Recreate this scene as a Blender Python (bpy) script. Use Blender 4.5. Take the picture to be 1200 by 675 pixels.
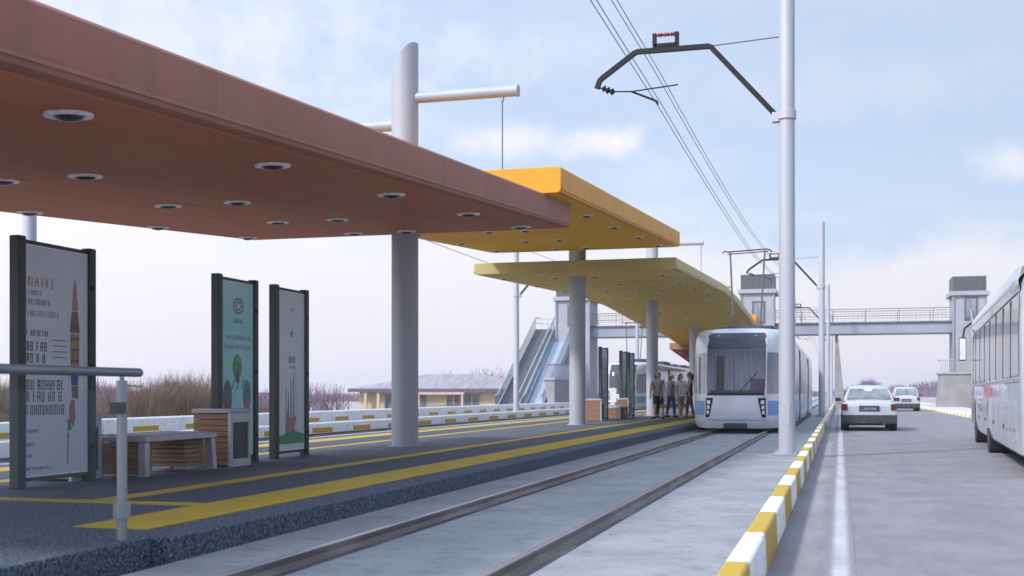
import bpy, bmesh, math, random
from mathutils import Vector, Matrix
R = math.radians
random.seed(7)
for o in list(bpy.data.objects): bpy.data.objects.remove(o)
SC = bpy.context.scene
COL = SC.collection

# ---------------------------------------------------------------- camera
FPX = 1373.0
cam = bpy.data.cameras.new('camera'); camo = bpy.data.objects.new('camera', cam); COL.objects.link(camo)
cam.lens = FPX / 1200 * 36; cam.sensor_width = 36; cam.clip_end = 6000; cam.clip_start = .1
cam.shift_y = 122.5 / 1200
camo.location = (0, 0, 1.2); camo.rotation_euler = (R(90), 0, math.atan(385 / FPX))
SC.camera = camo
cam.dof.use_dof = True; cam.dof.focus_distance = 17; cam.dof.aperture_fstop = 2.4
SC.render.resolution_x = 1024; SC.render.resolution_y = 576

# ---------------------------------------------------------------- sky, sun, exposure
SUN_AZ = R(218)      # compass direction the light comes from (0 = +Y, clockwise)
SUN_EL = R(40)
SC.view_settings.view_transform = 'Standard'; SC.view_settings.look = 'None'
SC.view_settings.exposure = 0.55; SC.view_settings.gamma = 1.0
w = bpy.data.worlds.new('World'); SC.world = w; w.use_nodes = True
nt = w.node_tree; nt.nodes.clear(); N = nt.nodes.new; L = nt.links.new
def wmath(op, a, b=None, c=None, clamp=False):
    n = N('ShaderNodeMath'); n.operation = op; n.use_clamp = clamp
    for i, q in enumerate((a, b, c)):
        if q is None: continue
        if isinstance(q, (int, float)): n.inputs[i].default_value = q
        else: L(q, n.inputs[i])
    return n.outputs[0]
def wmix(f, a, b):
    n = N('ShaderNodeMix'); n.data_type = 'RGBA'
    for i, q in ((0, f), (6, a), (7, b)):
        if isinstance(q, (int, float)): n.inputs[i].default_value = q
        elif isinstance(q, tuple): n.inputs[i].default_value = (*q, 1)
        else: L(q, n.inputs[i])
    return n.outputs[2]
sky = N('ShaderNodeTexSky'); sky.sky_type = 'NISHITA'; sky.sun_disc = False
sky.sun_elevation = SUN_EL; sky.sun_rotation = SUN_AZ; sky.air_density = 1.2; sky.dust_density = 2.0; sky.ozone_density = 1.5
tc = N('ShaderNodeTexCoord'); sep = N('ShaderNodeSeparateXYZ'); L(tc.outputs['Generated'], sep.inputs[0])
zz = wmath('MAXIMUM', sep.outputs[2], 0.0)
# cloud layer: direction projected on a high flat layer
den = wmath('ADD', zz, 0.13)
cx = wmath('DIVIDE', sep.outputs[0], den); cy = wmath('DIVIDE', sep.outputs[1], den)
cmb = N('ShaderNodeCombineXYZ'); L(cx, cmb.inputs[0]); L(cy, cmb.inputs[1]); cmb.inputs[2].default_value = 3.3
def wnoise(sc, det, vec, rough=.55, dist=0.0):
    q = N('ShaderNodeTexNoise'); q.inputs['Scale'].default_value = sc; q.inputs['Detail'].default_value = det
    q.inputs['Roughness'].default_value = rough; q.inputs['Distortion'].default_value = dist; L(vec, q.inputs['Vector']); return q.outputs[0]
def wramp(v, a, b, lo=0., hi=1.):
    q = N('ShaderNodeMapRange'); q.interpolation_type = 'SMOOTHSTEP'; L(v, q.inputs[0])
    for i, x in enumerate((a, b, lo, hi)): q.inputs[i + 1].default_value = x
    return q.outputs[0]
layer = cmb.outputs[0]; dirn = tc.outputs['Generated']
wisp = wramp(wnoise(.9, 7, layer, .6, .4), .42, .74)
soft = wnoise(.35, 3, layer)
blue = wmix(wramp(soft, .3, .75, .72, .92), sky.outputs[0], (5.6, 6.8, 9.0))
c1 = wmix(wmath('MULTIPLY', wisp, .55), blue, (7.4, 7.9, 8.9))
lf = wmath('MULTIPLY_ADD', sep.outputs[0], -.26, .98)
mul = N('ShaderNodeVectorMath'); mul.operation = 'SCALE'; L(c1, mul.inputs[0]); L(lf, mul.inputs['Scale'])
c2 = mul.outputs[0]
# small cumulus puffs, each a lump of noise round its own direction
def puff(px, py, rx, ry, amount, base):
    t = (px - 600) / FPX; v = (460 - py) / FPX; th = math.atan(385 / FPX); S_, C_ = math.sin(th), math.cos(th)
    d = Vector((-S_ + t * C_, C_ + t * S_, v)).normalized(); side = Vector((d.y, -d.x, 0)).normalized(); up = side.cross(d)
    def dot(vec):
        q = N('ShaderNodeVectorMath'); q.operation = 'DOT_PRODUCT'; L(dirn, q.inputs[0]); q.inputs[1].default_value = vec; return q.outputs['Value']
    a = wmath('DIVIDE', dot(side), rx / FPX); b = wmath('DIVIDE', dot(up), ry / FPX)
    r2 = wmath('SQRT', wmath('ADD', wmath('MULTIPLY', a, a), wmath('MULTIPLY', b, b)))
    f = wramp(wmath('MULTIPLY_ADD', wnoise(30, 6, dirn, .6), 2.0, r2), 2.25, 1.05)
    front = wramp(dot(d), .5, .8)
    return wmix(wmath('MULTIPLY', wmath('MULTIPLY', f, front), amount), base, (8.6, 8.4, 8.8))
for args in ((590, 166, 75, 22, .75), (716, 165, 46, 22, .95), (1185, 192, 44, 26, .6), (60, 30, 420, 120, .6), (1000, 100, 200, 40, .22), (560, 60, 160, 40, .25)):
    c2 = puff(*args, c2)
# pale bank of cloud and haze over the horizon, with an uneven upper edge
edge = wmath('MULTIPLY_ADD', wnoise(7.5, 6, dirn, .6), -.16, sep.outputs[2])
edge = wmath('MULTIPLY_ADD', sep.outputs[0], .05, edge)
bank = wramp(edge, .075, .02)
low = wramp(sep.outputs[2], .0, .17)
bcol = wmix(low, (7.5, 7.25, 8.0), (8.35, 8.25, 8.75))
dim = wmath('MULTIPLY_ADD', sep.outputs[0], -.14, .98)
bm3 = N('ShaderNodeVectorMath'); bm3.operation = 'SCALE'; L(bcol, bm3.inputs[0]); L(dim, bm3.inputs['Scale'])
c2 = wmix(wmath('MULTIPLY', bank, .93), c2, bm3.outputs[0])
# brightness added to the unseen sky overhead and round the sun, for ambient light
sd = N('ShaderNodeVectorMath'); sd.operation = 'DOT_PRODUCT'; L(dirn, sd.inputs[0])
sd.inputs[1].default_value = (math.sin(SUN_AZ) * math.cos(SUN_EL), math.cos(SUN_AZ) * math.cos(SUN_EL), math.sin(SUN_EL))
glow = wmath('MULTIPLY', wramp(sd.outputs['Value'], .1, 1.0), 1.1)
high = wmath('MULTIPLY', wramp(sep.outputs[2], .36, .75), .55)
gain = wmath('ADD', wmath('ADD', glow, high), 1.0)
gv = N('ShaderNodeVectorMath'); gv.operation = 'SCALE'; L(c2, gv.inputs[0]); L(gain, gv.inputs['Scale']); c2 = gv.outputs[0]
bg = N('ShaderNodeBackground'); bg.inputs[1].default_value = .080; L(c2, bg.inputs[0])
wo = N('ShaderNodeOutputWorld'); L(bg.outputs[0], wo.inputs[0])
sl = bpy.data.lights.new('sun', 'SUN'); sl.energy = 2.5; sl.angle = R(6); sl.color = (1, .955, .90)
so = bpy.data.objects.new('sun', sl); COL.objects.link(so)
dv = Vector((math.sin(SUN_AZ) * math.cos(SUN_EL), math.cos(SUN_AZ) * math.cos(SUN_EL), math.sin(SUN_EL)))
so.rotation_euler = dv.to_track_quat('Z', 'Y').to_euler(); so.location = dv * 60

# ---------------------------------------------------------------- materials
def material(name, c, rough=.6, c2=None, scale=3.0, detail=5, mixlo=.4, mixhi=.65, bump=0, bscale=60, metal=0, spec=.5,
             alpha=None, coat=0, stretch=None, rvar=0):
    m = bpy.data.materials.new(name); m.use_nodes = True
    n = m.node_tree; b = n.nodes['Principled BSDF']
    b.inputs['Base Color'].default_value = (*c, 1); b.inputs['Roughness'].default_value = rough
    b.inputs['Metallic'].default_value = metal; b.inputs['Specular IOR Level'].default_value = spec
    b.inputs['Coat Weight'].default_value = coat
    t = n.nodes.new('ShaderNodeTexCoord'); mp = n.nodes.new('ShaderNodeMapping'); n.links.new(t.outputs['Object'], mp.inputs[0])
    if stretch: mp.inputs['Scale'].default_value = stretch
    if c2:
        x = n.nodes.new('ShaderNodeTexNoise'); x.inputs['Scale'].default_value = scale; x.inputs['Detail'].default_value = detail
        n.links.new(mp.outputs[0], x.inputs['Vector'])
        r = n.nodes.new('ShaderNodeMapRange'); r.inputs[1].default_value = mixlo; r.inputs[2].default_value = mixhi
        n.links.new(x.outputs[0], r.inputs[0])
        k = n.nodes.new('ShaderNodeMix'); k.data_type = 'RGBA'; n.links.new(r.outputs[0], k.inputs[0])
        k.inputs[6].default_value = (*c, 1); k.inputs[7].default_value = (*c2, 1)
        n.links.new(k.outputs[2], b.inputs['Base Color'])
        if rvar:
            q = n.nodes.new('ShaderNodeMath'); q.operation = 'MULTIPLY_ADD'; n.links.new(r.outputs[0], q.inputs[0])
            q.inputs[1].default_value = rvar; q.inputs[2].default_value = rough; n.links.new(q.outputs[0], b.inputs['Roughness'])
    if bump:
        x = n.nodes.new('ShaderNodeTexNoise'); x.inputs['Scale'].default_value = bscale; x.inputs['Detail'].default_value = 4
        n.links.new(mp.outputs[0], x.inputs['Vector'])
        u = n.nodes.new('ShaderNodeBump'); u.inputs['Strength'].default_value = bump; u.inputs['Distance'].default_value = .02
        n.links.new(x.outputs[0], u.inputs['Height']); n.links.new(u.outputs[0], b.inputs['Normal'])
    if alpha is not None: b.inputs['Alpha'].default_value = alpha
    return m
def base_of(m):
    n = m.node_tree; b = n.nodes['Principled BSDF']; l = b.inputs['Base Color'].links
    return n, b, (l[0].from_socket if l else None)
def add_layer(m, fac_builder, color):
    """mix a further colour over a material's base colour; fac_builder(node_tree, coord) returns a factor socket"""
    n, b, src = base_of(m); t = n.nodes.new('ShaderNodeTexCoord')
    f = fac_builder(n, t.outputs['Object'])
    k = n.nodes.new('ShaderNodeMix'); k.data_type = 'RGBA'; n.links.new(f, k.inputs[0])
    if src: n.links.new(src, k.inputs[6])
    else: k.inputs[6].default_value = b.inputs['Base Color'].default_value
    k.inputs[7].default_value = (*color, 1); n.links.new(k.outputs[2], b.inputs['Base Color'])
def mth(n, op, a, b=0.0, c=0.0, clamp=False):
    q = n.nodes.new('ShaderNodeMath'); q.operation = op; q.use_clamp = clamp
    for i, v in enumerate((a, b, c)):
        if isinstance(v, (int, float)): q.inputs[i].default_value = v
        else: n.links.new(v, q.inputs[i])
    return q.outputs[0]
def axis(n, co, i):
    s = n.nodes.new('ShaderNodeSeparateXYZ'); n.links.new(co, s.inputs[0]); return s.outputs[i]
def noise(n, co, sc, det=4, st=None):
    if st:
        mp = n.nodes.new('ShaderNodeMapping'); mp.inputs['Scale'].default_value = st; n.links.new(co, mp.inputs[0]); co = mp.outputs[0]
    x = n.nodes.new('ShaderNodeTexNoise'); x.inputs['Scale'].default_value = sc; x.inputs['Detail'].default_value = det
    n.links.new(co, x.inputs['Vector']); return x.outputs[0]
def ramp(n, v, a, b, lo=0., hi=1.):
    r = n.nodes.new('ShaderNodeMapRange'); n.links.new(v, r.inputs[0])
    for i, q in enumerate((a, b, lo, hi)): r.inputs[i + 1].default_value = q
    return r.outputs[0]

M = {}
M['road'] = material('road_concrete', (.165, .155, .168), .85, (.225, .213, .228), 1.2, 9, .35, .7, .25, 40)
add_layer(M['road'], lambda n, co: mth(n, 'MULTIPLY', ramp(n, noise(n, co, .35, 6, (3.0, .12, 1)), .5, .72), .5), (.14, .135, .16))
add_layer(M['road'], lambda n, co: mth(n, 'MULTIPLY', ramp(n, noise(n, co, 9, 6, (2.2, .35, 1)), .55, .75), .3), (.30, .285, .31))
def joints(n, co):   # transverse joints every 9.6 m
    y = axis(n, co, 1); f = mth(n, 'FRACT', mth(n, 'DIVIDE', mth(n, 'ADD', y, 400 - 19.6), 40))
    return mth(n, 'MULTIPLY', mth(n, 'LESS_THAN', f, .0014), .45)
add_layer(M['road'], joints, (.10, .10, .12))
def crack(n, co):
    v = n.nodes.new('ShaderNodeTexVoronoi'); v.feature = 'DISTANCE_TO_EDGE'; v.inputs['Scale'].default_value = .34
    mp = n.nodes.new('ShaderNodeMapping'); mp.inputs['Scale'].default_value = (1, .35, 1)
    ad = n.nodes.new('ShaderNodeVectorMath'); ad.operation = 'ADD'; x = n.nodes.new('ShaderNodeTexNoise'); x.inputs['Scale'].default_value = 1.3
    n.links.new(co, x.inputs['Vector']); n.links.new(co, ad.inputs[0]); n.links.new(x.outputs['Color'], ad.inputs[1])
    n.links.new(ad.outputs[0], mp.inputs[0]); n.links.new(mp.outputs[0], v.inputs['Vector'])
    return mth(n, 'MULTIPLY', mth(n, 'LESS_THAN', v.outputs[0], .004), .22)
add_layer(M['road'], crack, (.13, .13, .15))
add_layer(M['road'], lambda n, co: mth(n, 'MULTIPLY', mth(n, 'MULTIPLY', ramp(n, mth(n, 'ABSOLUTE', mth(n, 'ADD', axis(n, co, 0), .24)), .10, .02), ramp(n, noise(n, co, .9, 6, (1, .3, 1)), .35, .6)), .6), (.33, .30, .31))
add_layer(M['road'], lambda n, co: mth(n, 'MULTIPLY', mth(n, 'LESS_THAN', axis(n, co, 0), -.30), .45), (.135, .13, .16))
def skewed(n, co, sc):
    mp = n.nodes.new('ShaderNodeMapping'); mp.inputs['Rotation'].default_value = (0, 0, R(35)); mp.inputs['Scale'].default_value = (1.6, .35, 1); n.links.new(co, mp.inputs[0]); return noise(n, mp.outputs[0], sc, 9)
add_layer(M['road'], lambda n, co: mth(n, 'MULTIPLY', ramp(n, skewed(n, co, 3.0), .46, .66), .32), (.125, .12, .14))
M['lane'] = material('worn_lane_paint', (.30, .295, .32), .95, (.44, .43, .465), 3.2, 8, .3, .7, .08, 60, stretch=(1, .3, 1))
add_layer(M['lane'], lambda n, co: mth(n, 'MULTIPLY', ramp(n, mth(n, 'ADD', mth(n, 'ABSOLUTE', axis(n, co, 0)), mth(n, 'MULTIPLY', noise(n, co, 14, 7), .06)), .060, .105), .97), (.19, .18, .205))
M['slab'] = material('track_slab_concrete', (.215, .225, .245), .85, (.285, .293, .31), 1.1, 10, .35, .66, .5, 14)
add_layer(M['slab'], lambda n, co: mth(n, 'MULTIPLY', ramp(n, noise(n, co, 6, 7), .54, .66), .5), (.135, .145, .165))
add_layer(M['slab'], lambda n, co: mth(n, 'MULTIPLY', ramp(n, noise(n, co, 1.6, 6, (.4, 1.4, 1)), .56, .72), .35), (.15, .165, .19))
def spots(n, co):
    v = n.nodes.new('ShaderNodeTexVoronoi'); v.inputs['Scale'].default_value = 1.9; v.inputs['Randomness'].default_value = 1
    n.links.new(co, v.inputs['Vector']); return mth(n, 'MULTIPLY', mth(n, 'LESS_THAN', v.outputs[0], .03), .6)
add_layer(M['slab'], spots, (.10, .11, .13))
def grain(n, co): return mth(n, 'MULTIPLY', ramp(n, noise(n, co, 45, 4), .45, .7), .35)
add_layer(M['slab'], grain, (.13, .145, .17)); add_layer(M['road'], grain, (.15, .145, .17))
M['platform'] = material('platform_asphalt', (.014, .022, .042), .85, (.085, .112, .170), 36, 4, .42, .60, .9, 45)
add_layer(M['platform'], lambda n, co: ramp(n, noise(n, co, 60, 3), .58, .66), (.24, .28, .35))
add_layer(M['platform'], lambda n, co: mth(n, 'MULTIPLY', ramp(n, noise(n, co, .8, 5), .4, .7), .3), (.032, .045, .075))
M['plat_smooth'] = material('platform_paving', (.065, .08, .11), .8, (.095, .11, .142), 1.1, 7, .35, .65, .25, 50)
add_layer(M['plat_smooth'], lambda n, co: mth(n, 'MULTIPLY', ramp(n, noise(n, co, 40, 3), .5, .65), .35), (.08, .09, .115))
M['yellow_line'] = material('yellow_platform_paint', (.45, .31, .012), .65, (.33, .24, .03), 3, 7, .45, .75, .25, 60)
M['ground'] = material('dry_ground', (.27, .24, .23), .95, (.36, .33, .32), .12, 8, .4, .6, .3, 6)
add_layer(M['ground'], lambda n, co: mth(n, 'MULTIPLY', ramp(n, noise(n, co, .9, 7), .5, .7), .6), (.20, .185, .15))
M['sidewalk'] = material('sidewalk', (.42, .41, .42), .85, (.50, .49, .50), 1.2, 6, .4, .6, .15, 30)
def striped(name, seg, phase, lo_only=False, w=(.74, .75, .77), y=(.44, .28, .010)):
    m = material(name, w, .6, (w[0] * .86, w[1] * .86, w[2] * .86), 2.3, 8, .5, .72, .12, 35)
    def f(n, co):
        yy = axis(n, co, 1); q = mth(n, 'FRACT', mth(n, 'DIVIDE', mth(n, 'ADD', yy, 1000 * seg * 2 - phase), seg * 2))
        s = mth(n, 'LESS_THAN', q, .47 if lo_only else .5)
        if lo_only:
            z = axis(n, co, 2); s = mth(n, 'MULTIPLY', s, mth(n, 'MULTIPLY', mth(n, 'LESS_THAN', z, .20), mth(n, 'GREATER_THAN', z, .05)))
        return s
    add_layer(m, f, y)
    add_layer(m, lambda n, co: mth(n, 'MULTIPLY', ramp(n, noise(n, co, 7, 8), .60, .72), .6), (.33, .32, .31))
    add_layer(m, lambda n, co: mth(n, 'MULTIPLY', ramp(n, noise(n, co, 22, 6, (1, .25, 1)), .62, .70), .6), (.26, .25, .25))
    add_layer(m, lambda n, co: mth(n, 'MULTIPLY', mth(n, 'LESS_THAN', mth(n, 'FRACT', mth(n, 'DIVIDE', mth(n, 'ADD', axis(n, co, 1), 1000 * seg - phase), seg)), .006), .7), (.12, .12, .12))
    return m
M['kerb'] = striped('kerb_paint', 1.41, 6.6 + 1.41)
M['barrier'] = striped('barrier_paint', 1.43, 33.0, True)
M['kerb_far'] = striped('far_kerb_paint', 1.0, 0.3, w=(.8, .8, .8), y=(.66, .52, .12))
M['rail'] = material('rail_steel_rusty', (.075, .058, .055), .55, (.16, .135, .135), 4, 7, .4, .66, .4, 30, metal=.2, stretch=(1, .25, 1))
M['railhead'] = material('rail_head_polished', (.42, .42, .46), .3, (.30, .29, .31), 5, 5, metal=.8, stretch=(1, .1, 1))
M['groove'] = material('rail_groove_filling', (.03, .03, .036), .9, (.14, .145, .16), 2, 8, .5, .75, .3, 30, stretch=(1, .3, 1))
M['red_fascia'] = material('terracotta_metal', (.31, .135, .098), .6, (.28, .122, .088), 1.3, 5, spec=.25)
M['red_soffit'] = material('terracotta_soffit', (.48, .155, .085), .65, (.43, .137, .073), .6, 6, spec=.2, stretch=(1, .2, 1))
M['yellow_fascia'] = material('amber_metal', (.64, .29, .018), .5, (.58, .262, .018), 1.0, 5, spec=.3)
M['yellow_soffit'] = material('amber_soffit', (.80, .42, .008), .65, (.73, .38, .008), .6, 4, spec=.2)
M['green_fascia'] = material('khaki_metal', (.44, .36, .13), .5, (.40, .33, .12), 1.0, 5)
M['green_soffit'] = material('khaki_soffit', (.66, .48, .14), .7, (.58, .42, .12), .8, 4, spec=.2)
for q_ in ('red_fascia', 'yellow_fascia', 'green_fascia'):   # run-off streaks down the edges
    c_ = M[q_].node_tree.nodes['Principled BSDF'].inputs['Base Color'].default_value
    add_layer(M[q_], lambda n, co: mth(n, 'MULTIPLY', ramp(n, noise(n, co, 2.4, 6, (1, 1.6, .12)), .52, .72), .35), (c_[0] * .62, c_[1] * .66, c_[2] * .8))
    add_layer(M[q_], lambda n, co: mth(n, 'MULTIPLY', mth(n, 'LESS_THAN', mth(n, 'FRACT', mth(n, 'DIVIDE', mth(n, 'ADD', axis(n, co, 1), 300), 3.05)), .004), .55), (c_[0] * .3, c_[1] * .3, c_[2] * .3))
M['column'] = material('column_grey_metal', (.345, .36, .405), .55, (.30, .315, .355), 1.3, 6, .4, .7, .02, 20, metal=.1, stretch=(1, 1, .25))
M['column_shaded'] = material('shaded_column_brown', (.035, .022, .015), .6, (.05, .035, .025), 6)  # dark brown holds the canopy shade on the column in its colour
M['pole'] = material('galvanised_pole', (.40, .405, .45), .5, (.35, .355, .40), 2.0, 6, .4, .65, .02, 20, metal=.15, stretch=(1, 1, .2))
M['black'] = material('black_iron', (.008, .009, .012), .6, (.013, .014, .018), 8, spec=.25)
M['red_ins'] = material('red_insulator', (.35, .02, .02), .35, (.25, .015, .015), 9)
M['wire'] = material('wire', (.07, .075, .09), .6, (.10, .10, .11), 2)
M['dark_frame'] = material('dark_green_grey_frame', (.045, .056, .056), .5, (.06, .072, .07), 2, 4, spec=.3)
M['poster_lilac'] = material('poster_paper_lilac', (.80, .77, .86), .5, (.74, .71, .82), 1.2)
M['poster_teal'] = material('poster_paper_teal', (.36, .74, .74), .5, (.58, .84, .82), 1.4)
M['poster_white'] = material('poster_paper_pale', (.80, .79, .86), .5, (.70, .70, .80), 1.2)
def flat(name, c, r=.4): return material(name, c, r, tuple(x * .8 for x in c), 14)
for k, c in dict(ink_dark=(.09, .09, .13), ink_grey=(.25, .26, .34), ink_red=(.55, .20, .22), ink_brown=(.22, .12, .06), ink_blue=(.05, .09, .35),
                 ink_green=(.05, .30, .10), ink_pink=(.50, .12, .18), ink_orange=(.50, .24, .06), ink_teal=(.03, .22, .24), ink_white=(.7, .7, .72)).items():
    M[k] = flat(k, c)
M['wood'] = material('bench_timber', (.20, .105, .055), .55, (.29, .17, .095), 4, 8, .35, .7, .25, 20, stretch=(.6, .6, 9))
M['wood_dark'] = material('bench_timber_dark', (.13, .07, .04), .6, (.19, .11, .065), 4, 8, .35, .7, .25, 20, stretch=(.6, .6, 9))
M['bench_metal'] = material('bench_grey_metal', (.42, .44, .49), .45, (.36, .38, .43), 5, metal=.2)
M['bin_cap'] = material('pale_stone_cap', (.42, .41, .42), .7, (.36, .35, .36), 9, bump=.1)
M['steel'] = material('brushed_steel', (.27, .28, .30), .38, (.22, .23, .25), 3, metal=.5, stretch=(1, 1, .2))
M['handrail'] = material('blue_grey_handrail', (.16, .19, .235), .35, (.12, .145, .18), 4, metal=.4)
def glassmat(name, tint, opacity, rough=.05):
    m = bpy.data.materials.new(name); m.use_nodes = True; n = m.node_tree; n.nodes.clear()
    o = n.nodes.new('ShaderNodeOutputMaterial'); g = n.nodes.new('ShaderNodeBsdfPrincipled')
    g.inputs['Base Color'].default_value = (*tint, 1); g.inputs['Roughness'].default_value = rough
    t = n.nodes.new('ShaderNodeBsdfTransparent'); t.inputs[0].default_value = (.96, .98, .98, 1)
    fr = n.nodes.new('ShaderNodeLayerWeight'); fr.inputs[0].default_value = .25
    pw = n.nodes.new('ShaderNodeMath'); pw.operation = 'POWER'; pw.inputs[1].default_value = 3.5; n.links.new(fr.outputs['Facing'], pw.inputs[0])
    q = n.nodes.new('ShaderNodeMath'); q.operation = 'MULTIPLY_ADD'; q.use_clamp = True; q.inputs[1].default_value = .55; q.inputs[2].default_value = opacity
    n.links.new(pw.outputs[0], q.inputs[0]); k = n.nodes.new('ShaderNodeMixShader')
    n.links.new(q.outputs[0], k.inputs[0]); n.links.new(t.outputs[0], k.inputs[1]); n.links.new(g.outputs[0], k.inputs[2])
    n.links.new(k.outputs[0], o.inputs[0]); return m
M['clear_glass'] = glassmat('clear_glass_panel', (.25, .32, .35), .04)
M['tram_glass'] = glassmat('tram_windscreen_glass', (.30, .31, .38), .16)
M['stair_glass'] = glassmat('stair_side_glass', (.30, .38, .46), .28)
M['side_glass'] = material('dark_side_glass', (.11, .12, .16), .08, (.22, .23, .28), 1.6, 3, spec=.8, stretch=(1, 1, .25))
M['coach_glass'] = material('coach_tinted_glass', (.05, .054, .065), .14, (.17, .175, .19), 1.6, 5, spec=.5, stretch=(1, 1, .25))
M['tram_white'] = material('tram_white_paint', (.52, .54, .60), .3, (.46, .48, .54), 2.2, 6, .45, .7, coat=.4)
M['tram_grey'] = material('tram_grey_panel', (.030, .038, .058), .5, (.04, .05, .07), 3, spec=.3)
M['tram_blue'] = material('tram_blue_band', (.06, .26, .50), .35, (.10, .36, .60), 1.2, 4)
M['bellows'] = material('rubber_bellows', (.05, .05, .06), .8, (.09, .09, .10), 6)
M['interior'] = material('cab_interior_lilac', (.85, .84, .92), .7, (.55, .55, .68), 3, stretch=(6, 1, .3))
M['seat_purple'] = material('purple_seat', (.25, .14, .36), .8, (.18, .10, .28), 9)
M['coach_white'] = material('coach_white_paint', (.44, .45, .49), .22, (.33, .345, .385), 1.4, 6, .4, .7, coat=.6, stretch=(1,1.5,.5))
M['coach_grey'] = material('coach_grey_trim', (.30, .30, .33), .4, (.24, .24, .27), 3)
M['car_white'] = material('car_white_paint', (.42, .43, .48), .25, (.37, .38, .43), 1.6, 5, .45, .7, coat=.6)
M['car_glass'] = material('car_glass', (.10, .115, .13), .06, (.20, .22, .23), 2.3, 3, spec=.9)
M['plastic'] = material('black_plastic', (.025, .025, .03), .6, (.045, .045, .05), 5)
M['tyre'] = material('tyre_rubber', (.022, .022, .024), .85, (.04, .04, .042), 12, bump=.2)
M['rim'] = material('wheel_rim', (.35, .35, .37), .35, (.25, .25, .27), 9, metal=.6)
M['tail_red'] = material('red_lamp_lens', (.15, .012, .016), .2, (.10, .01, .012), 18, coat=.3)
M['lens'] = material('lamp_lens_clear', (.65, .67, .72), .12, (.45, .47, .52), 25, coat=.6)
M['lamp_ring'] = material('downlight_ring', (.85, .84, .84), .35, (.55, .53, .53), 12)
M['lamp_hole'] = material('downlight_reflector', (.03, .028, .028), .3, (.06, .055, .055), 12)
M['bridge'] = material('footbridge_steel', (.26, .28, .33), .55, (.22, .24, .29), .7, 6, bump=.05)
M['bridge_dark'] = material('footbridge_dark_edge', (.07, .08, .10), .6, (.10, .11, .13), 3)
M['bridge_pale'] = material('footbridge_pale_panel', (.33, .335, .365), .6, (.28, .285, .315), .8, 6)
M['louver'] = material('lift_louvre_dark', (.07, .075, .09), .6, (.10, .105, .12), 5, stretch=(6, 6, .2))
M['stair_blue'] = material('blue_grey_stair', (.30, .37, .46), .5, (.36, .43, .52), 1.5, 5)
M['concrete'] = material('pale_concrete', (.28, .27, .275), .85, (.23, .22, .225), 1.1, 7, bump=.15)
M['wall_cream'] = material('cream_plaster', (.52, .42, .27), .85, (.45, .37, .25), .8, 6)
M['roof_purple'] = material('grey_purple_roof', (.30, .285, .28), .7, (.20, .185, .22), 1.0, 6, stretch=(4, .4, 1))
M['eave'] = material('purple_eave', (.09, .06, .11), .7, (.12, .08, .14), 2)
M['window_dark'] = material('pavilion_glass', (.10, .11, .12), .2, (.20, .20, .20), 2.2)
M['frame_pink'] = material('pinkish_frame', (.50, .36, .34), .7, (.42, .30, .28), 3)
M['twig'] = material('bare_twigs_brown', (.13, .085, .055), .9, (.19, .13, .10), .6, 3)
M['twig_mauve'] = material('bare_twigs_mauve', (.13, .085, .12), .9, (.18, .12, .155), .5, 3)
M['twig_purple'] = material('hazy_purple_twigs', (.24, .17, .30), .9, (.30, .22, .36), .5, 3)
M['bark'] = material('bark', (.12, .09, .08), .9, (.17, .13, .12), 6, bump=.3)
for k, c in dict(skin=(.42, .25, .18), hair=(.02, .015, .012), cloth_grey=(.17, .17, .18), cloth_black=(.02, .02, .023), cloth_white=(.55, .54, .56),
                 cloth_blue=(.20, .24, .34), denim=(.05, .07, .14), cloth_tan=(.30, .21, .15), cloth_brown=(.10, .06, .05)).items():
    M[k] = material(k, c, .8, tuple(x * .75 for x in c), 12)

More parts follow.
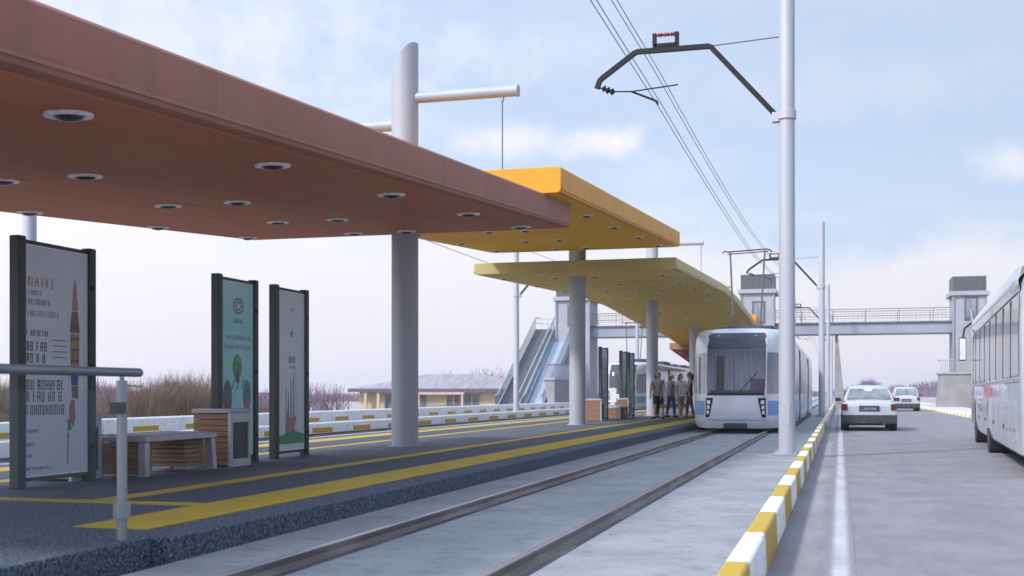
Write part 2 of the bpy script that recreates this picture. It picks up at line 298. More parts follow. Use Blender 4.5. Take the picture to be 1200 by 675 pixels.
# ---------------------------------------------------------------- mesh builder
class MB:
    def __init__(s): s.v = []; s.f = []; s.mi = []
    def add(s, vs, fs, mi=0):
        o = len(s.v); s.v += [tuple(p) for p in vs]
        for f in fs: s.f.append([i + o for i in f]); s.mi.append(mi)
        return s
    def box(s, x0, x1, y0, y1, z0, z1, mi=0):
        return s.add([(x, y, z) for z in (z0, z1) for y in (y0, y1) for x in (x0, x1)],
                     [(0, 2, 3, 1), (4, 5, 7, 6), (0, 1, 5, 4), (2, 6, 7, 3), (0, 4, 6, 2), (1, 3, 7, 5)], mi)
    def hexa(s, b, t, mi=0):   # bottom quad, top quad (both counterclockwise from above)
        return s.add(list(b) + list(t), [(3, 2, 1, 0), (4, 5, 6, 7), (0, 1, 5, 4), (1, 2, 6, 5), (2, 3, 7, 6), (3, 0, 4, 7)], mi)
    def tube(s, pts, rad, n=10, mi=0, caps=True, sq=False):
        pts = [Vector(p) for p in pts]
        if not isinstance(rad, (list, tuple)): rad = [rad] * len(pts)
        rings = []
        for i, p in enumerate(pts):
            d = (pts[min(i + 1, len(pts) - 1)] - pts[max(i - 1, 0)]).normalized()
            up = Vector((0, 0, 1)) if abs(d.z) < .95 else Vector((0, 1, 0))
            a = d.cross(up).normalized(); b = a.cross(d).normalized()
            off = math.pi / n if sq else 0
            rings.append([p + (a * math.cos(off + 2 * math.pi * k / n) + b * math.sin(off + 2 * math.pi * k / n)) * rad[i] for k in range(n)])
        vs = [q for r in rings for q in r]; fs = []
        for i in range(len(pts) - 1):
            for k in range(n):
                fs.append((i * n + k, i * n + (k + 1) % n, (i + 1) * n + (k + 1) % n, (i + 1) * n + k))
        if caps: fs += [tuple(range(n))[::-1], tuple((len(pts) - 1) * n + k for k in range(n))]
        return s.add(vs, fs, mi)
    def prism(s, poly, ax, a, b, mi=0):
        # poly: list of 2D points; ax: axis of extrusion; coordinates order follows remaining axes
        def P(q, t):
            return {'x': (t, q[0], q[1]), 'y': (q[0], t, q[1]), 'z': (q[0], q[1], t)}[ax]
        n = len(poly)
        return s.add([P(q, a) for q in poly] + [P(q, b) for q in poly],
                     [tuple(range(n)), tuple(range(2 * n - 1, n - 1, -1))] + [(i, i + n, (i + 1) % n + n, (i + 1) % n) for i in range(n)], mi)
    def ring(s, c, r0, r1, z0, z1, n=20, mi=0):   # flat annulus with thickness, axis z
        vs = []
        for r, z in ((r0, z0), (r1, z0), (r1, z1), (r0, z1)):
            vs += [(c[0] + r * math.cos(2 * math.pi * k / n), c[1] + r * math.sin(2 * math.pi * k / n), c[2] + z) for k in range(n)]
        fs = [(j * n + k, j * n + (k + 1) % n, ((j + 1) % 4) * n + (k + 1) % n, ((j + 1) % 4) * n + k) for j in range(4) for k in range(n)]
        return s.add(vs, fs, mi)
    def grid(s, rows, mi=0, closed=False):
        nr = len(rows); nc = len(rows[0]); fs = []
        for i in range(nr - 1):
            for k in range(nc if closed else nc - 1):
                fs.append((i * nc + k, i * nc + (k + 1) % nc, (i + 1) * nc + (k + 1) % nc, (i + 1) * nc + k))
        return s.add([p for r in rows for p in r], fs, mi)
    def build(s, name, mats, parent=None, bevel=0, angle=38, sub=0, fix=True):
        me = bpy.data.meshes.new(name); me.from_pydata(s.v, [], s.f)
        for m in (mats if isinstance(mats, (list, tuple)) else [mats]): me.materials.append(M[m] if isinstance(m, str) else m)
        me.polygons.foreach_set('material_index', s.mi); me.update()
        if fix:
            bm = bmesh.new(); bm.from_mesh(me); bmesh.ops.recalc_face_normals(bm, faces=bm.faces); bm.to_mesh(me); bm.free()
        me.shade_smooth()
        me.set_sharp_from_angle(angle=R(angle))
        o = bpy.data.objects.new(name, me); COL.objects.link(o)
        if parent: o.parent = parent
        if bevel:
            b = o.modifiers.new('bevel', 'BEVEL'); b.width = bevel; b.segments = 2; b.limit_method = 'ANGLE'; b.angle_limit = R(40); b.harden_normals = False
        if sub:
            b = o.modifiers.new('subsurf', 'SUBSURF'); b.levels = sub; b.render_levels = sub
        return o
def tag(o, label=None, cat=None, group=None, kind=None):
    if label: o['label'] = label
    if cat: o['category'] = cat
    if group: o['group'] = group
    if kind: o['kind'] = kind
    return o
def empty(name, loc=(0, 0, 0), rz=0, label=None, cat=None, group=None):
    o = bpy.data.objects.new(name, None); COL.objects.link(o); o.location = loc; o.rotation_euler = (0, 0, rz); o.empty_display_size = .2
    return tag(o, label, cat, group)
def copy_tree(o, parent=None):
    c = o.copy(); COL.objects.link(c); c.parent = parent
    for ch in list(o.children): copy_tree(ch, c)
    return c
def again(root, loc, rz=None, label=None, group=None):
    c = copy_tree(root); c.location = loc
    if rz is not None: c.rotation_euler = (0, 0, rz)
    if label: c['label'] = label
    if group: c['group'] = group
    return c
def struct(name, mb, mats, **k): return tag(mb.build(name, mats, **k), kind='structure')

# ---------------------------------------------------------------- ground, roads, tracks, platform
xs = [(-2500, -1.7), (-200, -1.7), (-36, -1.7), (-28, -.06), (-20.8, -.06), (7.9, -.06), (60, -.06), (2500, -.06)]
ys = [-80, 0, 60, 140, 300, 700, 3500]
struct('ground', MB().grid([[(x, y, z) for x, z in xs] for y in ys]), 'ground')
struct('road', MB().box(-.62, 5.85, -25, 900, -.2, 0), 'road')
o = struct('road_far_carriageway', MB().box(-20.0, -14.4, -25, 900, -.2, 0), 'road')
o.name = 'road'
struct('lane_marking', MB().box(-.10, .10, -20, 600, .001, .004), 'lane')
struct('pavement', MB().box(6.0, 8.6, -25, 600, -.2, .14), 'sidewalk')
struct('track_bed', MB().box(-4.352, -.62, -25, 400, -.2, .05), 'slab')
struct('track_bed', MB().box(-14.25, -10.948, -25, 400, -.2, .05), 'slab')
PY1 = 93.0
p = MB()
p.box(-10.95, -4.35, 7.0, PY1, -.2, .22); p.box(-10.95, -4.50, -12, 6.998, -.2, .22)
struct('platform', p, 'platform', bevel=.012)
# smoother paving strip in the middle of the platform
struct('platform_paving', MB().box(-8.85, -6.55, 10.3, PY1 - .5, .21, .2245), 'plat_smooth')
def mark(x0, x1, y0, y1, dz=.2262): return struct('platform_marking', MB().box(x0, x1, y0, y1, .215, dz), 'yellow_line')
mark(-5.38, -4.76, 7.35, PY1 - 1); mark(-6.56, -6.32, 9.2, PY1 - 1)
mark(-9.0, -8.76, 9.2, PY1 - 1); mark(-10.5, -9.95, 7.35, PY1 - 1)
mark(-9.948, -5.382, 9.0, 9.22, .2264)
# kerbs and barriers
k = MB(); k.prism([(-.62, -.1), (-.47, -.1), (-.485, .25), (-.50, .262), (-.61, .262), (-.62, .25)], 'y', -20, 400)
tag(k.build('painted_kerb', 'kerb', bevel=.006), 'yellow and white striped kerb between the tram track and the road', 'kerb')
k = MB(); k.prism([(5.85, -.1), (6.0, -.1), (6.0, .18), (5.865, .18), (5.855, .165)], 'y', -20, 400)
tag(k.build('painted_kerb', 'kerb_far', bevel=.006), 'pale yellow and white kerb along the pavement past the bus', 'kerb')
k = MB(); k.prism([(-14.4, -.1), (-14.25, -.1), (-14.28, .31), (-14.31, .34), (-14.37, .34), (-14.4, .3)], 'y', -20, 300)
tag(k.build('road_barrier', 'barrier', bevel=.006), 'white low barrier with yellow patches beside the far tram track', 'barrier')
k = MB(); k.prism([(-20.25, -.1), (-20.0, -.1), (-20.03, .42), (-20.07, .46), (-20.2, .46), (-20.25, .4)], 'y', -20, 300)
b2 = M['barrier'].copy(); M['barrier2'] = b2
tag(k.build('road_barrier', 'barrier2', bevel=.006), 'white low barrier with yellow patches on the outer edge of the far road', 'barrier')
# rails
def rail(x, label):
    r = MB(); r.prism([(x - .06, .04), (x - .036, .085), (x - .034, .11), (x - .03, .125), (x + .03, .125), (x + .034, .11), (x + .036, .085), (x + .075, .04)], 'y', -25, 400)
    root = empty('tram_rail', (0, 0, 0), 0, label, 'rail')
    r.build('rail_body', 'rail', root, angle=25)
    MB().prism([(x - .022, .1252), (x + .022, .1252), (x + .018, .130), (x - .018, .130)], 'y', -25, 400).build('rail_head', 'railhead', root)
    MB().box(x + .078, x + .135, -25, 400, .03, .0545).build('groove_filling', 'groove', root)
    MB().box(x - .10, x - .063, -25, 400, .03, .0545).build('groove_filling', 'groove', root)
rail(-2.02, 'right-hand rail of the near tram track, nearest the striped kerb')
rail(-3.50, 'left-hand rail of the near tram track, nearest the platform')
rail(-11.82, 'platform-side rail of the far tram track')
rail(-13.30, 'outer rail of the far tram track beside the white barrier')

# ---------------------------------------------------------------- canopies
def canopy(name, label, x0, x1, prof, th, mf, ms, rows, ys_, seams=9, lamp_r=.17, taper=.06):
    """prof: list of (y, z underside)"""
    root = empty(name, (0, 0, 0), 0, label, 'canopy')
    def zu(y):
        for (ya, za), (yb, zb) in zip(prof, prof[1:]):
            if y <= yb or (yb == prof[-1][0]): return za + (zb - za) * (y - ya) / (yb - ya)
        return prof[-1][1]
    # body with slightly rounded lower edge
    sec = [(x0 + .06, 0), (x0 + .015, .02), (x0, .06), (x0, th - .03), (x0 + .03, th), (x1 - .03, th), (x1, th - .03), (x1, .06), (x1 - .015, .02), (x1 - .06, 0)]
    rows_ = []
    yy = [q[0] for q in prof]
    st = [yy[0], yy[0] + .012] + yy[1:-1] + [yy[-1] - .015, yy[-1]]
    for i, y in enumerate(st):
        end = i in (0, len(st) - 1); k = .012 if end else 0
        cxm = (x0 + x1) / 2
        rows_.append([(x + (k if x < cxm else -k), y, zu(y) + (z + k if z < th / 2 else z - k)) for x, z in sec])
    b = MB(); n = len(sec); b.grid(rows_, closed=True)
    b.add(rows_[0], [tuple(range(n))]); b.add(rows_[-1], [tuple(range(n))[::-1]])
    b.build('fascia', mf, root, angle=34)
    # drip lip running along both lower edges
    for x, s in ((x1, 1), (x0, -1)):
        l = MB(); l.grid([[(x + s * a, y, zu(y) + c) for a, c in ((-.01, .055), (.018, .055), (.018, .085), (-.01, .085))] for y in yy], closed=True)
        l.build('edge_trim', mf, root)
    # soffit boards with thin gaps
    s = MB(); wdt = (x1 - x0 - .24) / seams
    for i in range(seams):
        a = x0 + .12 + i * wdt + .006; c = a + wdt - .012
        for (ya, za), (yb, zb) in zip(prof, prof[1:]):
            L0 = ya + (.1 if ya == yy[0] else 0); L1 = yb - (.1 if yb == yy[-1] else 0)
            m = max(1, int(round((L1 - L0) / 3.05)))
            for j in range(m):
                q0 = L0 + (L1 - L0) * j / m + .005; q1 = L0 + (L1 - L0) * (j + 1) / m - .005
                t0, t1 = zu(q0), zu(q1)
                s.hexa([(a, q0, t0 - .012), (c, q0, t0 - .012), (c, q1, t1 - .012), (a, q1, t1 - .012)],
                       [(a, q0, t0 + .002), (c, q0, t0 + .002), (c, q1, t1 + .002), (a, q1, t1 + .002)])
    s.build('soffit', ms, root)
    for x in rows:
        for y in ys_:
            z = zu(y) - .013; dz = (zu(y + .1) - zu(y - .1)) / .2
            d = bpy.data.objects.new('downlight', None)
            r = MB(); r.ring((0, 0, 0), lamp_r * .66, lamp_r, -.026, 0, 24)
            e = r.build('downlight', 'lamp_ring', root, bevel=.004); e.location = (x, y, z); e.rotation_euler = (math.atan(dz), 0, 0)
            bpy.data.objects.remove(d)
            h = MB(); h.tube([(0, 0, -.001), (0, 0, -.02), (0, 0, -.045), (0, 0, -.058)], [lamp_r * .66, lamp_r * .64, lamp_r * .5, lamp_r * .2], 20).build('reflector', 'lamp_hole', e, angle=70)
    return root, zu
redrows = (-5.27, -7.36, -8.35, -10.45)
CX = -7.65
canopy('platform_canopy', 'terracotta red canopy nearest the camera, rising away from it', -10.9, -4.62, [(3.6, 4.12 - .071 * 16.6), (20.3, 4.127)], .44,
       'red_fascia', 'red_soffit', redrows, [4.1 + .0, 7.15, 10.25, 13.35, 16.42, 19.35])
canopy('platform_canopy', 'amber yellow canopy behind the red one, its near edge catching light', -9.9, -4.35, [(18.45, 4.43), (33.0, 5.30)], .43,
       'yellow_fascia', 'yellow_soffit', (-4.75, -6.75, -7.6, -9.3), [19.5, 22.3, 25.2, 28.4, 31.6], lamp_r=.13)
canopy('platform_canopy', 'khaki green arched canopy in the middle of the platform', -10.2, -4.35, [(32.3, 4.60), (46.5, 5.10), (52, 5.08), (66.0, 4.6)], .33,
       'green_fascia', 'green_soffit', (-5.0, -7.0, -8.2, -9.8), [34, 38, 42, 46, 55, 59], lamp_r=.13)
canopy('platform_canopy', 'amber yellow canopy beyond the green one, sloping down away', -10.3, -4.35, [(64.0, 4.95), (78.5, 4.30)], .43,
       'yellow_fascia', 'yellow_soffit', (-5.0, -9.8), [66, 70, 74], lamp_r=.13)
canopy('platform_canopy', 'terracotta red canopy at the far end of the platform', -10.9, -4.62, [(77.5, 4.05), (92.5, 3.1)], .44,
       'red_fascia', 'red_soffit', (-5.27, -10.45), [80, 84], lamp_r=.17)

# canopy columns with knife-cut tops, arms and hangers
def col(y, top, armz, label, xr=-5.5, hang_z=None, hang_x=-5.75, larm=4.88 + 1.2, shaft_band=None):
    root = empty('canopy_column', (CX, y, .22), 0, label, 'column', 'columns down the middle of the platform')
    r = .245; n = 28; h = top - .22
    b = MB(); rows = []
    for z in (0, h - 1.2):
        rows.append([(r * math.cos(2 * math.pi * k / n), r * math.sin(2 * math.pi * k / n), z) for k in range(n)])
    cut = [(x, yy, h - .75 * (1 - ((x / r) * .5 + .5)) ** 1.7) for x, yy, z in rows[0]]
    rows.append(cut); b.grid(rows, closed=True); b.add(cut, [tuple(range(n))]); b.add(rows[0], [tuple(range(n))[::-1]])
    b.build('shaft', 'column', root, angle=40)
    fb = MB(); fb.ring((0, 0, 0), r - .01, r + .07, 0, .022, 28)
    for q in range(10):
        a_ = q * math.pi / 5; fb.tube([((r + .04) * math.cos(a_), (r + .04) * math.sin(a_), .022), ((r + .04) * math.cos(a_), (r + .04) * math.sin(a_), .045)], .013, 6)
    fb.build('base_ring', 'column', root)
    az = armz - .22
    a = MB(); a.tube([(r * .6, 0, az), (xr - CX - .02, 0, az)], .10, 18); a.build('arm', 'column', root)
    MB().tube([(xr - CX - .03, 0, az), (xr - CX, 0, az)], .112, 18).build('arm_cap', 'column', root, bevel=.01)
    lz = larm - .22
    if larm < 6.2: MB().tube([(-r * .6, 0, lz), (-2.1, 0, lz)], .10, 18).build('arm', 'column', root)
    if hang_z is not None:
        hx = hang_x - CX
        MB().tube([(hx, 0, hang_z - .22), (hx, 0, az - .09)], .011, 6).build('hanger_rod', 'wire', root)
        MB().tube([(hx, 0, az - .17), (hx, 0, az - .08)], .035, 10).build('hanger_clamp', 'column', root)
    if shaft_band:
        MB().tube([(0, 0, shaft_band[0] - .22), (0, 0, shaft_band[1] - .22)], r + .012, 28).build('shaft_band', 'column_shaded', root)  # dark band paints the shade on the shaft between two canopies
    return root
col(5.4, 6.6, 5.9, 'grey round column at the camera end under the red canopy', -5.8)
col(20.05, 7.55, 6.56, 'grey round column with a slanted top rising through the red canopy', -5.5, 4.9, -5.8)
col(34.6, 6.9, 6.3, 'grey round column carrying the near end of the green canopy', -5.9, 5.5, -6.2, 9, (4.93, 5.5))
col(49.2, 8.3, 7.45, 'grey round column between the waiting people and the green canopy', -5.5, 5.4, -5.6, 7.0)
col(63.8, 7.6, 6.9, 'grey round column beside the nose of the near tram, behind people', -5.6, 5.1, -6.1, 6.5)
col(78.4, 6.9, 6.2, 'grey round column at the far end under the red canopy', -5.6, 4.6, -6.1, 6.0)

# ---------------------------------------------------------------- catenary poles
def catenary_pole(x, y, d, label, top=9.35, detail=True, ztop=7.6):
    """d = +1: bracket reaches to -X, d = -1: to +X"""
    root = empty('catenary_pole', (x, y, .05), 0, label, 'pole', 'tram overhead line poles')
    MB().tube([(0, 0, 0), (0, 0, top - .05)], [.15, .135], 24).build('mast', 'pole', root)
    MB().box(-.28, .28, -.28, .28, -.02, .035).build('plinth', 'concrete', root, bevel=.01)
    fb = MB(); fb.ring((0, 0, 0), .14, .235, .036, .058, 28)
    for q in range(8):
        a_ = q * math.pi / 4 + .2; fb.tube([(.195 * math.cos(a_), .195 * math.sin(a_), .058), (.195 * math.cos(a_), .195 * math.sin(a_), .088)], .016, 6)
    fb.build('base_flange', 'pole', root)
    MB().box(-.055, .055, -.152, -.140, .55, .95).build('service_hatch', 'pole', root, bevel=.004)
    MB().ring((0, 0, 0), .13, .168, 6.12, 6.28, 24).build('shaft_band', 'pole', root, bevel=.006)
    def P(dx, z): return (-d * dx, 0, z - .05)
    b = MB(); b.tube([P(.14, 6.2), P(1.37, ztop), P(1.42, ztop + .02), P(2.74, ztop + .02), P(2.80, ztop), P(3.42, 7.17), P(3.47, 7.12), P(3.52, 6.98)], .062, 4, sq=True)
    b.build('bracket_arm', 'black', root, angle=30)
    MB().box(*sorted((-d * .13, -d * .26)), -.07, .07, 6.08, 6.26).build('bracket_foot', 'pole', root, bevel=.01)
    f = MB()
    for q in (2.0, 2.42): f.box(*sorted((-d * (q - .035), -d * (q + .035))), -.05, .05, ztop, ztop + .28)
    f.box(*sorted((-d * 2.0, -d * 2.42)), -.05, .05, ztop + .028, ztop + .085)
    f.build('insulator_frame', 'black', root)
    for q in (2.09, 2.21, 2.33):
        t = MB(); t.tube([P(q - .06, ztop + .30), P(q - .035, ztop + .30), P(q - .03, ztop + .30), P(q + .02, ztop + .30), P(q + .03, ztop + .30), P(q + .06, ztop + .30)],
                         [.018, .052, .02, .045, .018, .03], 10); t.build('insulator', 'red_ins', root)
    t = MB(); t.tube([P(3.42, 6.98), P(3.38, 6.97), P(3.36, 6.95), P(3.30, 6.93), P(3.28, 6.92), P(3.22, 6.90), P(3.18, 6.89)], [.02, .07, .025, .075, .025, .07, .02], 10)
    t.build('insulator', 'black', root)
    MB().tube([P(3.5, 7.0), P(3.18, 6.90), P(2.85, 6.88), P(1.98, 6.95)], .014, 8).build('registration_arm', 'black', root)
    MB().tube([P(2.86, 6.88), P(2.45, 6.70), P(2.38, 6.66), P(2.36, 6.6)], [.02, .022, .026, .02], 8).build('steady_arm', 'black', root)
    MB().tube([P(1.4, ztop + .02), P(.13, ztop + .09)], .011, 6).build('stay_wire', 'wire', root)
    return root
catenary_pole(-.94, 21.9, 1, 'tall thick pale grey pole in the foreground by the striped kerb', 10.6)
catenary_pole(-.86, 57.9, 1, 'pale grey pole just left of the white sedan')
catenary_pole(-.9, 91.5, 1, 'thin distant pole by the footbridge pier, right of the near track')
catenary_pole(-.9, 127, 1, 'farthest pole seen beyond the footbridge, right of the near track')
catenary_pole(-16.9 + .0, 21.6, -1, 'pole behind the nearest poster stand, rising above the red canopy')
catenary_pole(-16.2, 58.6, -1, 'pole standing in front of the stairs, reaching up to the khaki canopy')
catenary_pole(-15.5, 92, -1, 'distant pole above the far tram behind the poster stands')

def wire(name, pts, label, cat, group, r=.0075):
    t = MB(); out = []
    for a, b in zip(pts, pts[1:]):
        a = Vector(a); b = Vector(b); n = 8; sag = (b - a).length * .004
        for i in range(n):
            u = i / n; q = a.lerp(b, u); q.z -= sag * 4 * u * (1 - u); out.append(tuple(q))
    out.append(pts[-1]); t.tube(out, r, 6)
    return tag(t.build(name, 'wire'), label, cat, group)
def line_pts(sg):
    return None
for s in (-.04, .04):
    wire('contact_wire', [(-3.0 + s, -14, 6.6), (-3.27 + s, 21.9, 6.6), (-2.78 + s, 38.2, 5.74), (-2.6 + s, 57.9, 6.5), (-2.77 + s, 91.5, 6.5), (-2.77 + s, 127, 6.5), (-2.77 + s, 260, 6.5)],
         ('left' if s < 0 else 'right') + ' one of the twin lower wires over the near tram track', 'overhead wire', 'lower overhead wires over the near track')
    wire('messenger_wire', [(-3.3 + s, -14, 7.25), (-3.3 + s, 21.9, 7.2), (-2.93 + s, 38.2, 6.6), (-2.75 + s, 57.9, 7.2), (-2.8 + s, 91.5, 7.2), (-2.8 + s, 127, 7.2), (-3.0 + s, 260, 7.8)],
         ('left' if s < 0 else 'right') + ' one of the twin upper wires over the near tram track', 'overhead wire', 'upper overhead wires over the near track')
wire('contact_wire', [(-12.6, -14, 6.5), (-13.7, 21.6, 6.6), (-13.3, 58.6, 6.4), (-12.7, 92, 6.5), (-12.6, 260, 6.5)], 'lower wire over the far tram track', 'overhead wire', None, .011)
wire('messenger_wire', [(-13, -14, 7.8), (-14.4, 21.6, 7.88), (-13.9, 58.6, 7.88), (-13.2, 92, 7.8), (-12.6, 260, 7.8)], 'upper wire over the far tram track', 'overhead wire', None, .011)
for y in (10.3, 15.4):
    z0 = 6.57
    tag(MB().tube([(-3.16, y, z0), (-3.3, y, 7.2)], .005, 5).build('dropper_wire', 'wire'), ('nearer' if y < 12 else 'farther') + ' thin vertical dropper between the wires left of the bracket', 'overhead wire', 'droppers on the near overhead line')

# ---------------------------------------------------------------- footbridge, towers, stairs
BY = 94.0
br = empty('footbridge', (0, BY, 0), 0, 'grey steel footbridge crossing the road and both tram tracks', 'footbridge')
MB().box(-21, 8.1, 0, 2.6, 5.72, 6.5).build('girder', 'bridge', br, bevel=.02)
MB().box(-21, 8.1, -.12, 2.72, 6.5, 6.63).build('deck_edge', 'bridge_dark', br)
g = MB()
for z in (7.62, 7.25, 6.9): g.tube([(-20, -.05, z), (8.0, -.05, z)], .028 if z > 7.5 else .014, 6)
for i in range(93): g.tube([(-20 + i * .304, -.05, 6.6), (-20 + i * .304, -.05, 7.6)], .022 if i % 8 == 0 else .006, 5)
g.build('railing', 'bridge_dark', br)
g2 = MB()
for z in (7.62, 7.25): g2.tube([(-20, 2.65, z), (8.0, 2.65, z)], .025, 6)
for i in range(12): g2.tube([(-20 + i * 2.43, 2.65, 6.6), (-20 + i * 2.43, 2.65, 7.6)], .022, 5)
g2.build('railing', 'bridge_dark', br)
MB().hexa([(-.45, .6, 0), (.35, .6, 0), (.35, 2.0, 0), (-.45, 2.0, 0)], [(-.42, .6, 5.72), (-.2, .6, 5.72), (-.2, 2.0, 5.72), (-.42, 2.0, 5.72)]).build('pier', 'concrete', br)
def tower(x0, x1, label, top=10.1, slab=8.9, gz=0):
    root = empty('lift_tower', ((x0 + x1) / 2, BY, gz), 0, label, 'lift tower', 'lift towers of the footbridge')
    h = (x1 - x0) / 2; h2 = h
    sh = MB(); sh.box(-h + .1, h - .1, -.6, 3.0, 0, slab - .01 - gz); sh.build('shaft', 'bridge_pale', root)
    for x in (-h, h - .14): MB().box(x, x + .14, -.72, -.58, 0, slab - .005 - gz).build('corner_post', 'bridge', root)
    MB().box(-h - .15, h + .15, -.85, 3.2, slab - gz, slab + .32 - gz).build('roof_slab', 'bridge_pale', root, bevel=.02)
    lv = MB()
    n = 14
    lv.box(-h + .05, h - .05, -.5, 2.6, slab + .322 - gz, top - gz)
    for i in range(n): 
        xx = -h + .08 + (2 * h - .16) * i / (n - 1); lv.box(xx - .03, xx + .03, -.54, -.50, slab + .35 - gz, top - .03 - gz)
    lv.build('louvre_box', 'louver', root)
    dr = MB(); dr.box(-h * .3, h * .45, -.66, -.602, 6.6 - gz, 8.35 - gz); fr = dr.build('door', 'bridge_dark', root)
    MB().box(-h * .2, h * .35, -.67, -.664, 6.8 - gz, 8.2 - gz).build('door_glass', 'side_glass', fr)
    return root
tower(8.05, 10.5, 'lift tower at the right end of the footbridge beside the bus', 9.9, 8.45)
tower(-7.6, -4.95, 'lift tower on the platform above the tram roof', 10.45, 8.95)
tower(-22.5, -19.6, 'lift tower at the left end of the footbridge above the stairs', 10.1, 8.7)
# right landing block with railing and the stair behind the bus
lb = empty('stair_landing', (8.2, BY - 1.0, .1), 0, 'pale concrete landing block with railing under the right tower', 'landing')
MB().hexa([(-1.25, -1, 0), (1.2, -1, 0), (1.2, 1.2, 0), (-1.25, 1.2, 0)], [(-1.1, -1, 2.45), (1.2, -1, 2.45), (1.2, 1.2, 2.45), (-1.1, 1.2, 2.45)]).build('block', 'concrete', lb)
MB().box(-1.2, 1.25, -1.1, 1.25, 2.452, 2.6).build('coping', 'bridge_pale', lb, bevel=.02)
g = MB(); g.tube([(-1.1, -1, 3.5), (1.2, -1, 3.5)], .03, 6); g.tube([(-1.1, -1, 3.5), (-1.1, 1.2, 3.5)], .03, 6)
for i in range(19): g.tube([(-1.1 + i * .128, -1, 2.6), (-1.1 + i * .128, -1, 3.5)], .015, 5)
g.build('railing', 'bridge', lb)
def stair(name, x0, x1, ytop, ybot, ztop, zbot, label, cat, mside, mtread, steps=34, rail_h=1.0, glass=True, soffit=.7):
    root = empty(name, ((x0 + x1) / 2, ybot, zbot), 0, label, cat)
    h = (x1 - x0) / 2; Ln = ytop - ybot; H = ztop - zbot
    t = MB(); poly = []
    for i in range(steps):
        a = Ln * i / steps; z = H * i / steps; z2 = H * (i + 1) / steps
        poly += [(a, z), (a, z2)]
    poly += [(Ln, H), (Ln, H - soffit), (soffit * .9, 0)]
    t.prism(poly, 'x', -h + .1, h - .1); t.build('flight', mtread, root)
    for s in (-1, 1):
        a = MB(); a.prism([(-.3, 0), (.35, 0), (Ln, H - soffit - .05), (Ln, H + .12), (-.3, .12)][:5], 'x', s * h - .05, s * h + .05)
        a.build('stringer', mside, root)
        r = MB(); r.tube([(s * h, -.6, rail_h), (s * h, -.2, rail_h), (s * h, Ln, H + rail_h), (s * h, Ln + .9, H + rail_h)], .055, 8); r.build('handrail', 'bridge_pale', root)
        gl = MB(); gl.prism([(-.2, .12), (Ln, H + .12), (Ln, H + rail_h - .05), (-.2, rail_h - .05)], 'x', s * h - .015, s * h + .015)
        gl.build('side_panel', mside if not glass else 'stair_glass', root)
    return root
stair('escalator', -24.7, -23.1, 95.5, 84.2, 6.5, .0, 'enclosed escalator with dark sides, leftmost flight up to the footbridge', 'escalator', 'bridge_pale', 'bridge_dark', glass=True)
stair('staircase', -22.7, -21.35, 95.5, 84.6, 6.5, .0, 'wide blue-grey staircase right of the escalator, up to the footbridge', 'staircase', 'stair_blue', 'stair_blue', glass=True)
stair('staircase', 9.3, 10.8, 93.0, 84.0, 6.4, .1, 'pale staircase beside the bus up to the right lift tower', 'staircase', 'bridge_pale', 'bridge_pale', glass=True)
ul = empty('stair_deck', (-22.2, 95.6, 0), 0, 'high landing deck joining the escalator and stairs to the left tower', 'landing')
MB().box(-2.6, 2.4, 0, 2.4, 6.05, 6.5).build('deck', 'bridge', ul, bevel=.02)
g = MB()
for z in (7.55, 7.1): g.tube([(-2.6, 0, z), (-2.6, 2.4, z), (2.4, 2.4, z)], .03, 6)
for i in range(11): g.tube([(-2.6 + i * .5, 2.4, 6.5), (-2.6 + i * .5, 2.4, 7.55)], .02, 5)
g.build('railing', 'bridge_pale', ul)
for x in (-2.2, 2.0): MB().tube([(x, 1.2, 0), (x, 1.2, 6.05)], .16, 12).build('post', 'concrete', ul)
ll = empty('stair_landing', (-20.75, 86, 0), 0, 'low concrete landing with railing right of the left-hand stairs', 'landing')
MB().hexa([(-.05, -1.8, 0), (.4, -1.8, 0), (.4, 3, 0), (-.05, 3, 0)], [(-.4, -1.8, 2.1), (.4, -1.8, 2.1), (.4, 3, 2.1), (-.4, 3, 2.1)]).build('block', 'concrete', ll, bevel=.02)
MB().box(-.45, .45, -1.9, 3.1, 2.102, 2.3).build('coping', 'bridge_pale', ll, bevel=.02)
g = MB()
for x in (-.4, .4):
    g.tube([(x, -1.8, 3.3), (x, 3, 3.3)], .04, 6)
    for i in range(16): g.tube([(x, -1.8 + i * .32, 2.3), (x, -1.8 + i * .32, 3.3)], .02, 5)
g.tube([(-.4, -1.8, 3.3), (.4, -1.8, 3.3)], .04, 6)
g.build('railing', 'bridge', ll)

# ---------------------------------------------------------------- poster stands
def marks(mb, y0, y1, z0, z1, x, mi, dens=.75, seed=1):
    """block of blurred letter-like strokes on the plane x"""
    rr = random.Random(seed); h = z1 - z0; y = y0
    while y < y1 - h * .35:
        wl = min(h * rr.uniform(.34, .52), y1 - y); st = h * .13
        mb.box(x, x + .0015, y, y + st, z0, z1, mi)
        if rr.random() < .7: mb.box(x, x + .0014, y + wl - st, y + wl, z0, z1, mi)
        if rr.random() < .6: mb.box(x, x + .0013, y + st, y + wl - st, z1 - st, z1, mi)
        if rr.random() < .5: mb.box(x, x + .0013, y + st, y + wl - st, (z0 + z1) / 2 - st / 2, (z0 + z1) / 2 + st / 2, mi)
        if rr.random() < .5: mb.box(x, x + .0013, y + st, y + wl - st, z0, z0 + st, mi)
        y += wl + h * .18
        if rr.random() > dens + .1: y += h * .4
INK = ['ink_dark', 'ink_grey', 'ink_red', 'ink_brown', 'ink_blue', 'ink_green', 'ink_pink', 'ink_orange', 'ink_teal', 'ink_white']
def shape(mb, pts, x, mi, t=.0015):
    mb.prism(pts, 'x', x, x + t, mi)
def disc(mb, cy, cz, ry, rz, x, mi, t=.0015, n=20):
    shape(mb, [(cy + ry * math.cos(2 * math.pi * k / n), cz + rz * math.sin(2 * math.pi * k / n)) for k in range(n)], x, mi, t)
